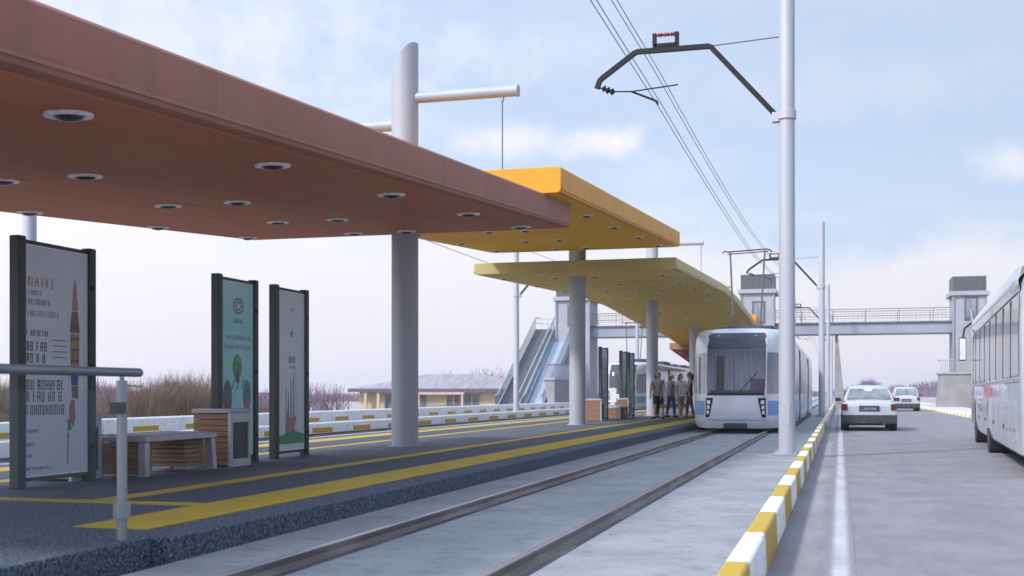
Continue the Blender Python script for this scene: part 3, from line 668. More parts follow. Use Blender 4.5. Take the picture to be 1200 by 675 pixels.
def totem(y, width, kind, label, group='poster stands on the platform'):
    root = empty('poster_stand', (-8.05, y, .2265), 0, label, 'poster stand', group)
    W = width; H = 2.57; pw = .115
    for i, (a, z1) in enumerate(((0, H), (W - pw, H))):
        MB().box(-.06, .06, a, a + pw, 0, z1).build('post', 'dark_frame', root, bevel=.012)
    for z in (.35, 1.25, 2.1): MB().box(.0605, .068, W - pw + .01, W - pw + .07, z, z + .045).build('hinge', 'black', root)
    MB().box(-.03, .03, pw, W - pw, H - .07, H - .03).build('top_rail', 'dark_frame', root)
    MB().box(-.03, .03, pw, W - pw, .06, .10).build('bottom_rail', 'dark_frame', root)
    pap = {'a': 'poster_lilac', 'b': 'poster_teal', 'c': 'poster_white'}[kind]
    MB().box(-.028, .028, pw, W - pw, .10, H - .07).build('poster', pap, root)
    m = MB(); X = .0285; y0 = pw + .04; y1 = W - pw - .03; Wp = y1 - y0
    if kind == 'a':
        marks(m, y0 + .02, y0 + .50 * Wp, 2.07, 2.17, X, 2, seed=3)
        for z, e, h in ((1.98, .25, .05), (1.88, .38, .06), (1.76, .55, .06)): marks(m, y0 + .02, y0 + e * Wp, z, z + h, X, 1, seed=int(z * 10))
        marks(m, y0, y0 + .36 * Wp, 1.56, 1.62, X, 0, seed=5)
        for z in (1.40, 1.28, 1.16): marks(m, y0, y0 + .34 * Wp, z, z + .10, X, 0, seed=int(z * 31))
        for z in (.86, .98, .72): marks(m, y0, y0 + .62 * Wp, z + .02, z + .125, X, 0, seed=int(z * 77))
        for z, e in ((.56, .18), (.42, .12), (.30, .1), (.17, .4)): marks(m, y0, y0 + e * Wp, z, z + .035, X, 1, seed=int(z * 99))
        for z in (1.52, 1.46, 1.40, 1.34): m.box(X, X + .001, y0 + .42 * Wp, y0 + .66 * Wp, z, z + .012, 1)
        # tall ornate tower shape, spire up
        c = y0 + .80 * Wp
        shape(m, [(c - .055, 1.86), (c + .055, 1.86), (c + .03, 2.08), (c + .004, 2.22), (c - .004, 2.22), (c - .03, 2.08)], X, 2)
        shape(m, [(c - .085, 1.62), (c + .085, 1.62), (c + .07, 1.74), (c + .05, 1.855), (c - .05, 1.855), (c - .07, 1.74)], X, 3)
        for q in (-.05, 0, .05): m.box(X + .0016, X + .0028, c + q - .012, c + q + .012, 1.64, 1.72, 0)
        shape(m, [(c - .075, 1.24), (c + .075, 1.24), (c + .075, 1.61), (c - .075, 1.61)], X, 7)
        for z in (1.30, 1.42, 1.54): m.box(X + .0016, X + .0028, c - .07, c + .07, z, z + .03, 0)
        for q in (-.04, .03): m.box(X + .0016, X + .0028, c + q - .01, c + q + .012, 1.34, 1.41, 3)
        shape(m, [(c - .06, 1.05), (c + .05, 1.05), (c + .07, 1.235), (c - .075, 1.235)], X, 4)
        shape(m, [(c - .05, .92), (c + .055, .90), (c + .06, 1.045), (c - .055, 1.045)], X, 3)
        shape(m, [(c - .09, .66), (c - .02, .60), (c + .015, .72), (c - .01, .89), (c - .06, .90), (c - .10, .8)], X, 6)
        shape(m, [(c - .12, .55), (c - .05, .58), (c - .08, .66), (c - .13, .70)], X, 5)
        shape(m, [(c - .13, .20), (c - .118, .20), (c - .10, .54), (c - .125, .54)], X, 8)
    elif kind == 'b':
        c = (y0 + y1) / 2 + .02
        disc(m, c, 2.17, .15, .115, X, 8); disc(m, c, 2.17, .115, .088, X + .0016, 9)
        for q in range(6): disc(m, c + .07 * math.cos(q * 1.047), 2.17 + .055 * math.sin(q * 1.047), .026, .022, X + .003, 8, n=10)
        marks(m, c - .14, c + .16, 1.93, 1.99, X, 8, seed=2)
        marks(m, y0 + .10, y1 - .04, 1.70, 1.76, X, 1, seed=4); marks(m, y0 + .06, y1 - .04, 1.57, 1.63, X, 1, seed=6)
        disc(m, c - .03, 1.33, .13, .17, X, 5); disc(m, c - .03, 1.20, .05, .10, X + .0016, 0); disc(m, c - .03, 1.43, .03, .035, X + .003, 7)
        disc(m, y0 + .13, .90, .12, .25, X, 0); disc(m, y0 + .09, .93, .05, .12, X + .0016, 3)
        disc(m, y1 - .15, .93, .11, .22, X, 8); disc(m, y1 - .15, .84, .05, .08, X + .0016, 6)
        shape(m, [(c - .14, .42), (c + .12, .42), (c - .01, .80)], X, 5); shape(m, [(c - .08, .36), (c + .05, .36), (c - .01, .6)], X + .0016, 3)
        for a in (0, 1, 2): shape(m, [(c - .2 + a * .14, 1.02), (c - .18 + a * .14, 1.0), (c - .08 + a * .12, 1.15), (c - .1 + a * .12, 1.17)], X, 8)
    else:
        c = (y0 + y1) / 2
        marks(m, c - .02, c + .10, 2.20, 2.26, X, 1, seed=8); disc(m, c, 1.86, .05, .05, X, 1)
        marks(m, c - .10, c + .16, 1.42, 1.52, X, 0, seed=9); marks(m, c - .08, c + .12, 1.34, 1.38, X, 1, seed=10)
        for i, (q, z1, k) in enumerate(((-.18, 1.05, 1), (-.10, .95, 4), (-.02, 1.15, 0), (.06, 1.25, 3), (.13, 1.32, 9), (.19, 1.1, 9), (-.14, .7, 6))):
            shape(m, [(c + q - .022, .32), (c + q + .022, .32), (c + q + .012, z1), (c + q - .006, z1 + .04)], X + .0002 * i, k)
        disc(m, c - .02, .45, .12, .16, X + .0016, 2); disc(m, c + .08, .55, .06, .08, X + .003, 7)
        shape(m, [(y0, .20), (y1, .20), (y1, .34), (c + .05, .40), (y0, .32)], X + .0032, 5)
    m.build('poster_print', INK, root)
    gl = MB().box(.045, .051, pw - .01, W - pw + .01, .12, H - .09).build('cover_glass', 'clear_glass', root)
    return root
ta = totem(10.05, 1.28, 'a', 'nearest poster stand, lilac poster with dark lettering and an ornate tower')
tb = totem(14.0, 1.12, 'b', 'poster stand with a teal poster of round pictures, right of the wooden bin')
tcx = totem(15.65, 1.12, 'c', 'pale poster stand with a green strip at the bottom, right of the teal one')
again(ta, (-8.05, 40.0, .2265), None, 'distant dark poster stand left of the pair near the white notice')
again(tb, (-8.05, 44.0, .2265), None, 'distant dark green poster stand above the wooden bin near the people')
again(tcx, (-8.05, 45.7, .2265), None, 'most distant poster stand, behind the dark green one')

# ---------------------------------------------------------------- benches and bins
def bench(y, label):
    root = empty('bench', (-8.0, y, .2265), 0, label, 'bench', 'benches on the platform')
    Ln = 1.55; w2 = .36
    # bent metal frame: front and back loops
    for x in (-w2, w2 - .10):
        for (a, c, sl) in ((0, .09, .0), (Ln - .09, Ln, -.05)):
            MB().hexa([(x, a + (.05 if a > 1 else 0), 0), (x + .10, a + (.05 if a > 1 else 0), 0), (x + .10, c + (.05 if a > 1 else 0), 0), (x, c + (.05 if a > 1 else 0), 0)],
                      [(x, a, .40), (x + .10, a, .40), (x + .10, c, .40), (x, c, .40)]).build('leg', 'bench_metal', root, bevel=.008)
    MB().box(-w2 - .015, w2 + .015, -.02, Ln + .02, .402, .47).build('seat', 'bench_metal', root, bevel=.012)
    t = MB()
    for i in range(5): t.box(-w2 + .04 + i * .128, -w2 + .04 + i * .128 + .10, .05, Ln - .05, .4705, .484)
    t.build('seat_slats', 'bin_cap', root, bevel=.004)
    for a, c in ((.015, .30), (Ln - .55, Ln - .12)):
        e = MB(); n = 6
        for i in range(n): e.box(-w2 + .105, w2 - .105, a, c, .06 + i * .056, .06 + i * .056 + .05)
        e.build('timber_block', 'wood', root, bevel=.004)
    e = MB()
    for i in range(6): e.box(-w2 + .102, w2 - .102, -.012, .012, .03 + i * .062, .03 + i * .062 + .056)
    e.build('timber_end', 'wood', root, bevel=.004)
    return root
def litter_bin(y, label, x=-7.95):
    root = empty('litter_bin', (x, y, .2265), 0, label, 'bin', 'litter bins by the benches')
    a = .27; H = .70
    e = MB()
    for i in range(9): e.box(-a, a - .03, 0, .5, .02 + i * .075, .02 + i * .075 + .071)
    e.build('timber_body', 'wood', root, bevel=.004)
    MB().box(-a - .02, a + .015, -.02, .54, H + .002, H + .06).build('cap', 'bin_cap', root, bevel=.01)
    f = MB(); f.box(a - .028, a + .012, -.01, .05, 0, H); f.box(a - .028, a + .012, .47, .53, 0, H)
    f.box(a - .028, a + .012, .052, .468, H - .12, H - .001); f.box(a - .028, a + .012, .052, .468, 0, .10)
    f.build('side_frame', 'bench_metal', root)
    MB().box(a - .027, a - .005, .052, .468, .102, H - .122).build('door', 'dark_frame', root)
    return root
b1 = bench(11.75, 'slatted grey bench with wooden end blocks beside the handrail post')
again(b1, (-8.0, 41.75, .2265), None, 'distant bench between the far poster stands, beside the white notice')
n1 = litter_bin(13.75, 'wooden bin with a pale cap at the end of the nearest bench')
n2 = litter_bin(11.05, 'grey-sided bin between the nearest poster stand and the bench', -8.38)
again(n1, (-7.95, 43.6, .2265), None, 'wooden bin below the distant dark green poster stand')
again(n2, (-8.05, 38.9, .2265), None, 'small wooden bin left of the distant poster stands')
nb = empty('notice_board', (-8.25, 42.6, .2265), 0, 'small white notice with a grey emblem between the distant poster stands', 'notice')
MB().box(-.3, .3, 0, .03, .62, 1.14).build('board', 'ink_white', nb, bevel=.004)
MB().box(-.26, -.23, .002, .028, 0, .618).build('leg', 'bench_metal', nb); MB().box(.23, .26, .002, .028, 0, .618).build('leg', 'bench_metal', nb)
e = MB()
e.prism([(.06 * math.cos(k * .5236), .98 + .07 * math.sin(k * .5236)) for k in range(12)], 'y', -.002, -.0004); e.box(-.05, .07, -.002, -.0004, .70, .88)
e.build('emblem', 'ink_grey', nb)

# ---------------------------------------------------------------- handrail on the platform edge
hr = empty('guard_rail', (-4.6, 6.8, .22), 0, 'guard rail with a thick blue-grey bar and steel post at the platform end', 'railing')
MB().tube([(0, .22, 1.115), (0, .20, 1.115), (0, -9.0, 1.115)], [.02, .030, .030], 16).build('top_bar', 'handrail', hr)
for yy in (0, -1.9, -3.8, -5.7):
    p_ = MB().tube([(0, yy, 0), (0, yy, 1.06)], .034, 18).build('post', 'steel', hr)
    MB().tube([(0, yy, .93), (0, yy, 1.10)], .016, 10).build('bracket', 'steel', p_)
    MB().ring((0, yy, 0), .036, .058, .15, .24, 18).build('clamp', 'steel', p_)
    for z in (.84,): MB().box(-.046, .046, yy - .075, yy - .02, z, z + .075).build('glass_clip', 'dark_frame', p_)
for yy in (-1.82, -3.72, -5.62): MB().box(-.006, .006, yy, yy + 1.72, .14, 1.0).build('glass_panel', 'clear_glass', hr)
MB().tube([(0, 0, 1.03), (.0, .24, 1.02)], .006, 6).build('hook', 'steel', hr)

# ---------------------------------------------------------------- tram
def lerp_tab(tab, z):
    if z <= tab[0][0]: return tab[0][1]
    for (a, u), (b, v) in zip(tab, tab[1:]):
        if z <= b: return u + (v - u) * (z - a) / (b - a)
    return tab[-1][1]
TL = 31.0
PLAN = [(0, 0), (.25, .005), (.5, .03), (.70, .085), (.765, .13), (.80, .19), (.90, .42), (1.02, .78), (1.13, 1.2), (1.24, 1.75), (1.30, 2.3), (1.325, 2.9), (1.325, 4.0)]
SB = [(.15, .16), (.3, .05), (.55, 0), (.9, 0), (1.08, .03), (1.6, .13), (2.1, .27), (2.45, .42), (2.75, .65), (2.9, .90), (2.98, 1.25), (3.02, 1.8)]
SX = [(.15, .96), (.3, 1), (2.35, 1), (2.6, .995), (2.8, .975), (2.9, .94), (2.98, .86), (3.02, .66)]
def tp(s, z, off=0.0, side=1):
    """s: index along plan; returns the point on the nose at height z"""
    i = int(min(s, len(PLAN) - 1.0001)); u = s - i
    a, b = PLAN[i], PLAN[i + 1]
    x = a[0] + (b[0] - a[0]) * u; y = a[1] + (b[1] - a[1]) * u
    tx, ty = b[0] - a[0], b[1] - a[1]; l = math.hypot(tx, ty)
    x += off * ty / l; y -= off * tx / l
    y2 = y + lerp_tab(SB, z) * max(0, 1 - y / 2.9)
    return (side * x * lerp_tab(SX, z), y2, z)
ZL = [.15, .3, .42, .55, .7, .85, .95, 1.08, 1.35, 1.6, 1.85, 2.1, 2.35, 2.45, 2.6, 2.75, 2.83, 2.9, 2.94, 2.98, 3.02]
def tram(loc, label):
    root = empty('tram', loc, 0, label, 'tram', 'white and blue trams'); root.scale = (1.06, 1, 1)
    b = MB(); ns = len(PLAN)
    GX = 4.0     # index of the windscreen edge
    for flip in (0, 1):
        for side in (-1, 1):
            pts = {}
            for j, z in enumerate(ZL):
                for i in range(ns):
                    x, y, zz = tp(i if i < ns - 1 else ns - 1.0001, z, 0, side)
                    pts[i, j] = (x, TL - y if flip else y, zz)
            for j in range(len(ZL) - 1):
                for i in range(ns - 1):
                    zc = (ZL[j] + ZL[j + 1]) / 2
                    if i < 4 and 1.08 < zc < 2.35: continue
                    b.add([pts[i, j], pts[i + 1, j], pts[i + 1, j + 1], pts[i, j + 1]], [(0, 1, 2, 3)])
    for side in (-1, 1):
        b.grid([[(side * 1.325 * lerp_tab(SX, z), y, z) for z in ZL] for y in (4.0, TL - 4.0)])
    b.grid([[(x, y, 3.02 + .02 * (1 - abs(x) / .8)) for y in (1.9, 4, TL - 4, TL - 1.9)] for x in (-.795, -.4, 0, .4, .795)])
    bm_ = b.build('body', 'tram_white', root, angle=40)
    bm2 = bmesh.new(); bm2.from_mesh(bm_.data); bmesh.ops.remove_doubles(bm2, verts=bm2.verts, dist=.0008); bmesh.ops.recalc_face_normals(bm2, faces=bm2.faces)
    bm2.to_mesh(bm_.data); bm2.free(); bm_.data.shade_smooth(); bm_.data.set_sharp_from_angle(angle=R(40))
    def patch(s0, s1, z0, z1, off, ns_=6, nz=6, sides=(1,), both=False, flip=False, s0f=None):
        m = MB(); rows = []
        for j in range(nz + 1):
            z = z0 + (z1 - z0) * j / nz; r = []
            if both: ss = [s1 * (2 * i / (2 * ns_) - 1) for i in range(2 * ns_ + 1)]
            else:
                a0 = s0f(z) if s0f else s0; ss = [a0 + (s1 - a0) * i / ns_ for i in range(ns_ + 1)]
            for s in ss:
                sd = (-1 if s < 0 else 1) if both else sides[0]
                x, y, zz = tp(abs(s), z, off, sd); r.append((x, TL - y if flip else y, zz))
            rows.append(r)
        m.grid(rows); return m
    for flip in (False, True):
        ws = patch(0, 4.05, 1.07, 2.36, .008, 9, 8, both=True, flip=flip).build('windscreen', 'tram_glass', root)
        patch(0, 4.0, 2.36, 2.93, .012, 9, 6, both=True, flip=flip).build('destination_panel', 'tram_grey', root)
        patch(0, 3.9, 1.075, 1.14, .014, 9, 1, both=True, flip=flip).build('wiper_strip', 'black', root)
        for sd in (-1, 1):
            patch(4.9, 8.3, 1.12, 2.28, .008, 6, 5, (sd,), flip=flip).build('cab_window', 'side_glass', root)
            patch(4.0, 4.5, 1.05, 2.95, .016, 4, 14, (sd,), flip=flip, s0f=lambda z: 3.95 - .55 * abs((z - 1.95) / .9) ** 2.2).build('windscreen_pillar', 'tram_white', root)
            hl = patch(2.75, 4.1, .46, 1.0, .012, 5, 8, (sd,), flip=flip, s0f=lambda z: 2.35 + .55 * (1.0 - z) / .54).build('headlight', 'black', root)
            for zc in (.60, .74, .88):
                q = 3.15 - (zc - .6) * .6
                patch(q - .25, q + .45, zc - .05, zc + .05, .022, 3, 2, (sd,), flip=flip).build('lamp', 'lens', hl)
            patch(5.2, 11.95, .52, .92, .007, 10, 2, (sd,), flip=flip).build('blue_band', 'tram_blue', root)
        yb = (lambda y: TL - y) if flip else (lambda y: y)
        MB().box(-1.0, 1.0, *sorted((yb(1.63), yb(1.68))), .5, 2.9).build('cab_bulkhead', 'interior', root)
        MB().box(-.7, .7, *sorted((yb(.55), yb(.95))), .5, 1.22).build('dashboard', 'plastic', root, bevel=.03)
        s_ = MB(); s_.box(-.62, -.42, *sorted((yb(1.5), yb(1.62))), .6, 2.2); s_.box(-.55, -.35, *sorted((yb(1.15), yb(1.5))), .6, .95)
        s_.build('driver_seat', 'wood_dark', root, bevel=.04)
        patch(0, 3.9, .38, .395, .006, 8, 1, both=True, flip=flip).build('bumper_seam', 'tram_grey', root)
        MB().tube([tp(.4, 1.16, .03) if not flip else (tp(.4, 1.16, .03)[0], TL - tp(.4, 1.16, .03)[1], 1.16), (tp(2.2, 1.7, .03)[0], yb(tp(2.2, 1.7, .03)[1]), 1.7)], .012, 6).build('wiper', 'black', root)
        MB().box(.30, .68, *sorted((yb(1.5), yb(1.6))), 1.0, 1.55).build('passenger_seat', 'seat_purple', root, bevel=.04)
        MB().tube([(-.15, yb(1.6), 1.0), (-.15, yb(1.6), 2.3)], .02, 8).build('grab_pole', 'bench_metal', root)
        MB().box(-.30, .30, *sorted((yb(-.03), yb(.25))), .16, .30).build('coupler_cover', 'tram_grey', root, bevel=.02)
    for sd in (-1, 1):
        m = MB(); m.box(*sorted((sd * 1.3255, sd * 1.333)), 4.0, TL - 4.0, .52, .92); m.build('blue_band', 'tram_blue', root)
        y = 3.0
        while y < TL - 3.2:
            wd = 1.45
            if not (9.2 < y + wd / 2 < 10.9 or 20.1 < y + wd / 2 < 21.8):
                door = int(y / 1.6) % 4 == 1
                z0 = .42 if door else 1.12
                f = MB(); f.box(*sorted((sd * 1.3258, sd * 1.338)), y, y + wd, z0, 2.34); f.build('door' if door else 'window', 'side_glass', root, bevel=.004)
            y += 1.6
        MB().box(*sorted((sd * 1.20, sd * 1.31)), 3.2, TL - 3.2, .02, .15).build('skirt', 'tram_grey', root)
    for y in (9.8, 20.6):
        g = MB()
        for i in range(6):
            a = y + i * .12
            g.add([(x, a + q, z) for q in (0, .06) for x, z in ((-1.345, .2), (1.345, .2), (1.345, 2.6), (1.2, 2.9), (.8, 3.045), (-.8, 3.045), (-1.2, 2.9), (-1.345, 2.6))],
                  [tuple(range(8)), tuple(range(15, 7, -1))] + [(k, k + 8, (k + 1) % 8 + 8, (k + 1) % 8) for k in range(8)])
        g.build('gangway_bellows', 'bellows', root)
    for y0, y1, h in ((3.0, 3.9, .10), (5.6, 8.6, .28), (12.5, 15.5, .30), (17.5, 19.5, .22), (23.0, 27.0, .28)):
        MB().box(-.7, .7, y0, y1, 3.03, 3.03 + h).build('roof_equipment', 'tram_grey', root, bevel=.04)
    for y0 in (3.0, 13.5, 26.0):
        bg_ = MB().box(-.55, .55, y0, y0 + 2.0, .10, .42).build('bogie', 'plastic', root)
        for sd in (-1, 1):
            for dy in (.35, 1.65):
                MB().tube([(sd * .66, y0 + dy, .40), (sd * .80, y0 + dy, .40)], .29, 20).build('wheel', 'rim', bg_)
    # pantograph
    pg = empty('pantograph', (0, 4.2, 3.04)); pg.parent = root
    PH = 2.58
    fr = MB()
    for s in (-1, 1):
        fr.tube([(s * .38, 0, .05), (s * .50, .25, PH - .12)], .026, 8)
        fr.tube([(s * .18, -.25, .0), (s * .18, -.25, .14)], .05, 8)
    fr.tube([(-.40, 0, .08), (.40, 0, .08)], .035, 8)
    fr.build('arm', 'wire', pg)
    hd = MB(); hd.tube([(-.56, .16, PH - .06), (-.66, .16, PH - .03), (-.72, .16, PH - .10)][::-1] + [(.56, .16, PH - .0)] + [(.66, .16, PH - .03), (.72, .16, PH - .10)], .02, 8)
    hd.tube([(-.60, .42, PH - .10), (.60, .42, PH - .04)], .016, 8); hd.tube([(-.5, .16, PH - .05), (-.5, .42, PH - .1)], .014, 6); hd.tube([(.5, .16, PH - .05), (.5, .42, PH - .1)], .014, 6)
    hd.build('collector_head', 'black', pg)
    return root
t1 = tram((-2.81, 32.9, .05), 'white and blue tram on the near track beside the platform')
again(t1, (-12.56, 69.0, .05), None, 'white and blue tram on the far track behind the people')

# ---------------------------------------------------------------- wheels, coach, cars
def wheel(parent, x, y, r, wd, side, name='wheel'):
    """rubber tyre with rim as a sub-part; side = +1 faces +x"""
    t = MB(); prof = [(-.5, .62), (-.5, .86), (-.42, .97), (-.25, 1.0), (.25, 1.0), (.42, .97), (.5, .86), (.5, .62)]
    n = 28
    t.grid([[(x + a * wd, y + b * r * math.cos(2 * math.pi * k / n), r + b * r * math.sin(2 * math.pi * k / n)) for k in range(n)] for a, b in prof], closed=True)
    o = t.build(name, 'tyre', parent, angle=30)
    q = MB(); xf = x + side * wd * .36
    q.grid([[(x + a * wd, y + b * r * math.cos(2 * math.pi * k / n), r + b * r * math.sin(2 * math.pi * k / n)) for k in range(n)]
            for a, b in [(-side * .3, .62), (side * .44, .62), (side * .40, .56), (side * .22, .50), (side * .30, .16), (side * .34, .001)]], closed=True)
    for k in range(8):
        a = 2 * math.pi * k / 8
        q.tube([(xf, y + .25 * r * math.cos(a), r + .25 * r * math.sin(a)), (xf + side * wd * .08, y + .25 * r * math.cos(a), r + .25 * r * math.sin(a))], .03 * r / .45, 6)
    q.build('rim', 'rim', o, angle=35)
    return o
def coach(loc, rz, label):
    root = empty('coach', loc, rz, label, 'bus')
    Ln = 12.2; W = 1.24
    root.scale = (1, 1, 1.02)
    prof = [(W - .03, .30), (W, .45), (W, 1.0), (W, 1.55), (W, 2.2), (W - .01, 2.55), (W - .03, 2.72), (W - .10, 2.90), (W - .26, 3.05), (W - .60, 3.13), (0, 3.16)]
    full = [(-x, z) for x, z in prof] + [(x, z) for x, z in prof[::-1][1:]]
    b = MB(); rows = []
    st = [(-3.1, .90, .93), (-3.04, .96, .97), (-2.8, 1, 1), (2, 1, 1), (10.4, 1, 1), (11.2, .995, .985), (11.7, .97, .955), (12.0, .92, .92), (12.18, .84, .88)]
    for y, sx, sz in st: rows.append([(x * sx, y, .30 + (z - .30) * sz) for x, z in full])
    b.grid(rows); b.add(rows[0], [tuple(range(len(full)))]); b.add(rows[-1], [tuple(range(len(full)))[::-1]])
    b.add([rows[0][0], rows[0][-1], rows[-1][-1], rows[-1][0]], [(0, 1, 2, 3)])
    for i in range(len(rows) - 1): pass
    b.build('body', 'coach_white', root, angle=40)
    fl = MB()
    fl.box(-W + .06, W - .06, -2.8, 11.8, .26, .32); fl.build('underbody', 'plastic', root)
    # continuous glazing with posts
    for s in (-1, 1):
        edges = [-2.7, -1.2, .4, 2.2, 4.0, 5.8, 7.6, 9.4, 10.6]
        for a, c in zip(edges, edges[1:]):
            m = MB(); m.grid([[(s * (W + .008), a + .03, 1.42), (s * (W + .008), a + .03, 2.1), (s * (W + .002), a + .03, 2.50), (s * (W - .012), a + .03, 2.66)],
                              [(s * (W + .008), c - .03, 1.42), (s * (W + .008), c - .03, 2.1), (s * (W + .002), c - .03, 2.50), (s * (W - .012), c - .03, 2.66)]])
            m.build('side_window', 'coach_glass', root)
            MB().box(*sorted((s * (W + .001), s * (W + .013))), c - .03, c + .03, 1.40, 2.56).build('window_post', 'plastic', root)
        MB().box(*sorted((s * (W + .0015), s * (W + .011))), 10.66, 11.5, .42, 2.5).build('door', 'coach_glass', root)
        tr = MB(); tr.box(*sorted((s * (W + .0015), s * (W + .012))), -2.7, 10.6, 1.33, 1.385); tr.build('waist_trim', 'coach_grey', root)
        lg = MB()
        for i in range(-2, 5):
            y = .7 + i * 1.45
            lg.box(*sorted((s * (W + .0012), s * (W + .006))), y, y + 1.38, .48, 1.05)
        lg.build('luggage_hatch', 'coach_white', root, bevel=.004)
        for yy in (.25, 2.8, 5.4, 8.0): MB().box(*sorted((s * (W + .006), s * (W + .022))), yy, yy + .10, .60, .66).build('side_marker', 'tail_red', root)
        # red lettering on the flank
        lt = MB(); rr = random.Random(4); y = 3.5
        for i in range(11):
            h = rr.uniform(.16, .22); lt.box(*sorted((s * (W + .0065), s * (W + .0095))), y, y + .05, 1.10, 1.10 + h)
            lt.box(*sorted((s * (W + .0065), s * (W + .0090))), y + .05, y + .13, 1.10 + h * rr.choice((0, .4, .75)), 1.14 + h * rr.choice((.0, .4, .75)) + .02)
            y += .2
        lt.build('flank_lettering', 'ink_red', root)
        # roof fairing, a long swelling white shell over the windows
        fr = MB(); rw = []
        for y, k in ((-2.8, .3), (-2.2, 1), (5, 1), (10.2, 1), (11.2, .8), (11.75, .15)):
            rw.append([(s * (W - .012 + .02 * k), y, 2.60), (s * (W + .0 + .07 * k), y, 2.74), (s * (W - .05 + .07 * k), y, 2.92 + .02 * k), (s * (W - .24), y, 3.06 + .06 * k), (s * (W - .50), y, 3.11 + .05 * k)])
        fr.grid(rw).build('roof_fairing', 'coach_white', root, angle=60)
        # mirrors on curved arms
        mm = MB(); mm.tube([(s * .9, 11.8, 2.95), (s * 1.2, 12.25, 2.98), (s * 1.38, 12.42, 2.85), (s * 1.42, 12.42, 2.6)], .028, 8)
        mo = mm.build('mirror_arm', 'plastic', root)
        MB().box(*sorted((s * 1.34, s * 1.52)), 12.34, 12.46, 2.0, 2.62).build('mirror', 'plastic', mo, bevel=.03)
        MB().box(*sorted((s * 1.355, s * 1.505)), 12.332, 12.339, 2.03, 2.58).build('mirror_glass', 'lens', mo)
        for y, r in ((4.45, .50), (9.5, .50)):
            wheel(root, s * (W - .17), y, r, .30, s)
            ar = MB(); n = 18; rr_ = .60
            ar.grid([[(s * (W + q), y + rad * math.cos(math.pi * k / n), .50 + rad * math.sin(math.pi * k / n)) for k in range(n + 1)] for q, rad in ((.003, rr_ - .09), (.016, rr_ - .09), (.016, rr_), (.003, rr_))])
            ar.build('wheel_arch', 'coach_grey', root)
            MB().prism([(y + .515 * math.cos(math.pi * 2 * k / 24), .50 + .515 * math.sin(math.pi * 2 * k / 24)) for k in range(24)], 'x', s * (W - .36), s * (W + .0025)).build('wheel_well', 'plastic', root)
    wb = MB(); wb.grid([[(x, 12.02 + .16 * (1 - abs(x)) - (z - 1.2) * .10 + .12, z) for z in (1.1, 1.5, 2.0, 2.5, 2.75)] for x in (-.98, -.5, 0, .5, .98)]); wb.build('windscreen', 'coach_glass', root)
    MB().box(-.95, .95, -3.112, -3.08, 1.6, 2.6).build('rear_window', 'coach_glass', root)
    for s in (-1, 1):
        MB().box(*sorted((s * .85, s * 1.05)), -3.12, -3.07, .7, 1.3).build('tail_light', 'tail_red', root, bevel=.01)
    for m_ in (): pass
    MB().box(-1.0, 1.0, -3.14, -3.05, .3, .55).build('bumper', 'coach_grey', root, bevel=.02)
    MB().box(-.5, .5, .4, 2.4, 3.15, 3.30).build('roof_unit', 'coach_white', root, bevel=.05)
    return root
# local +y is the travel direction; the near rear corner lies just outside the frame
ANG = math.atan2(-.41, 7.3)
cfx, cfy = 3.30, 33.0
dirv = Vector((math.sin(-ANG), math.cos(-ANG)))
nrm = Vector((dirv.y, -dirv.x))
cen = Vector((cfx, cfy)) + nrm * 1.24 - dirv * 12.2
coach((cen.x, cen.y, 0), ANG, 'white coach with tinted side glass at the right edge of the road')

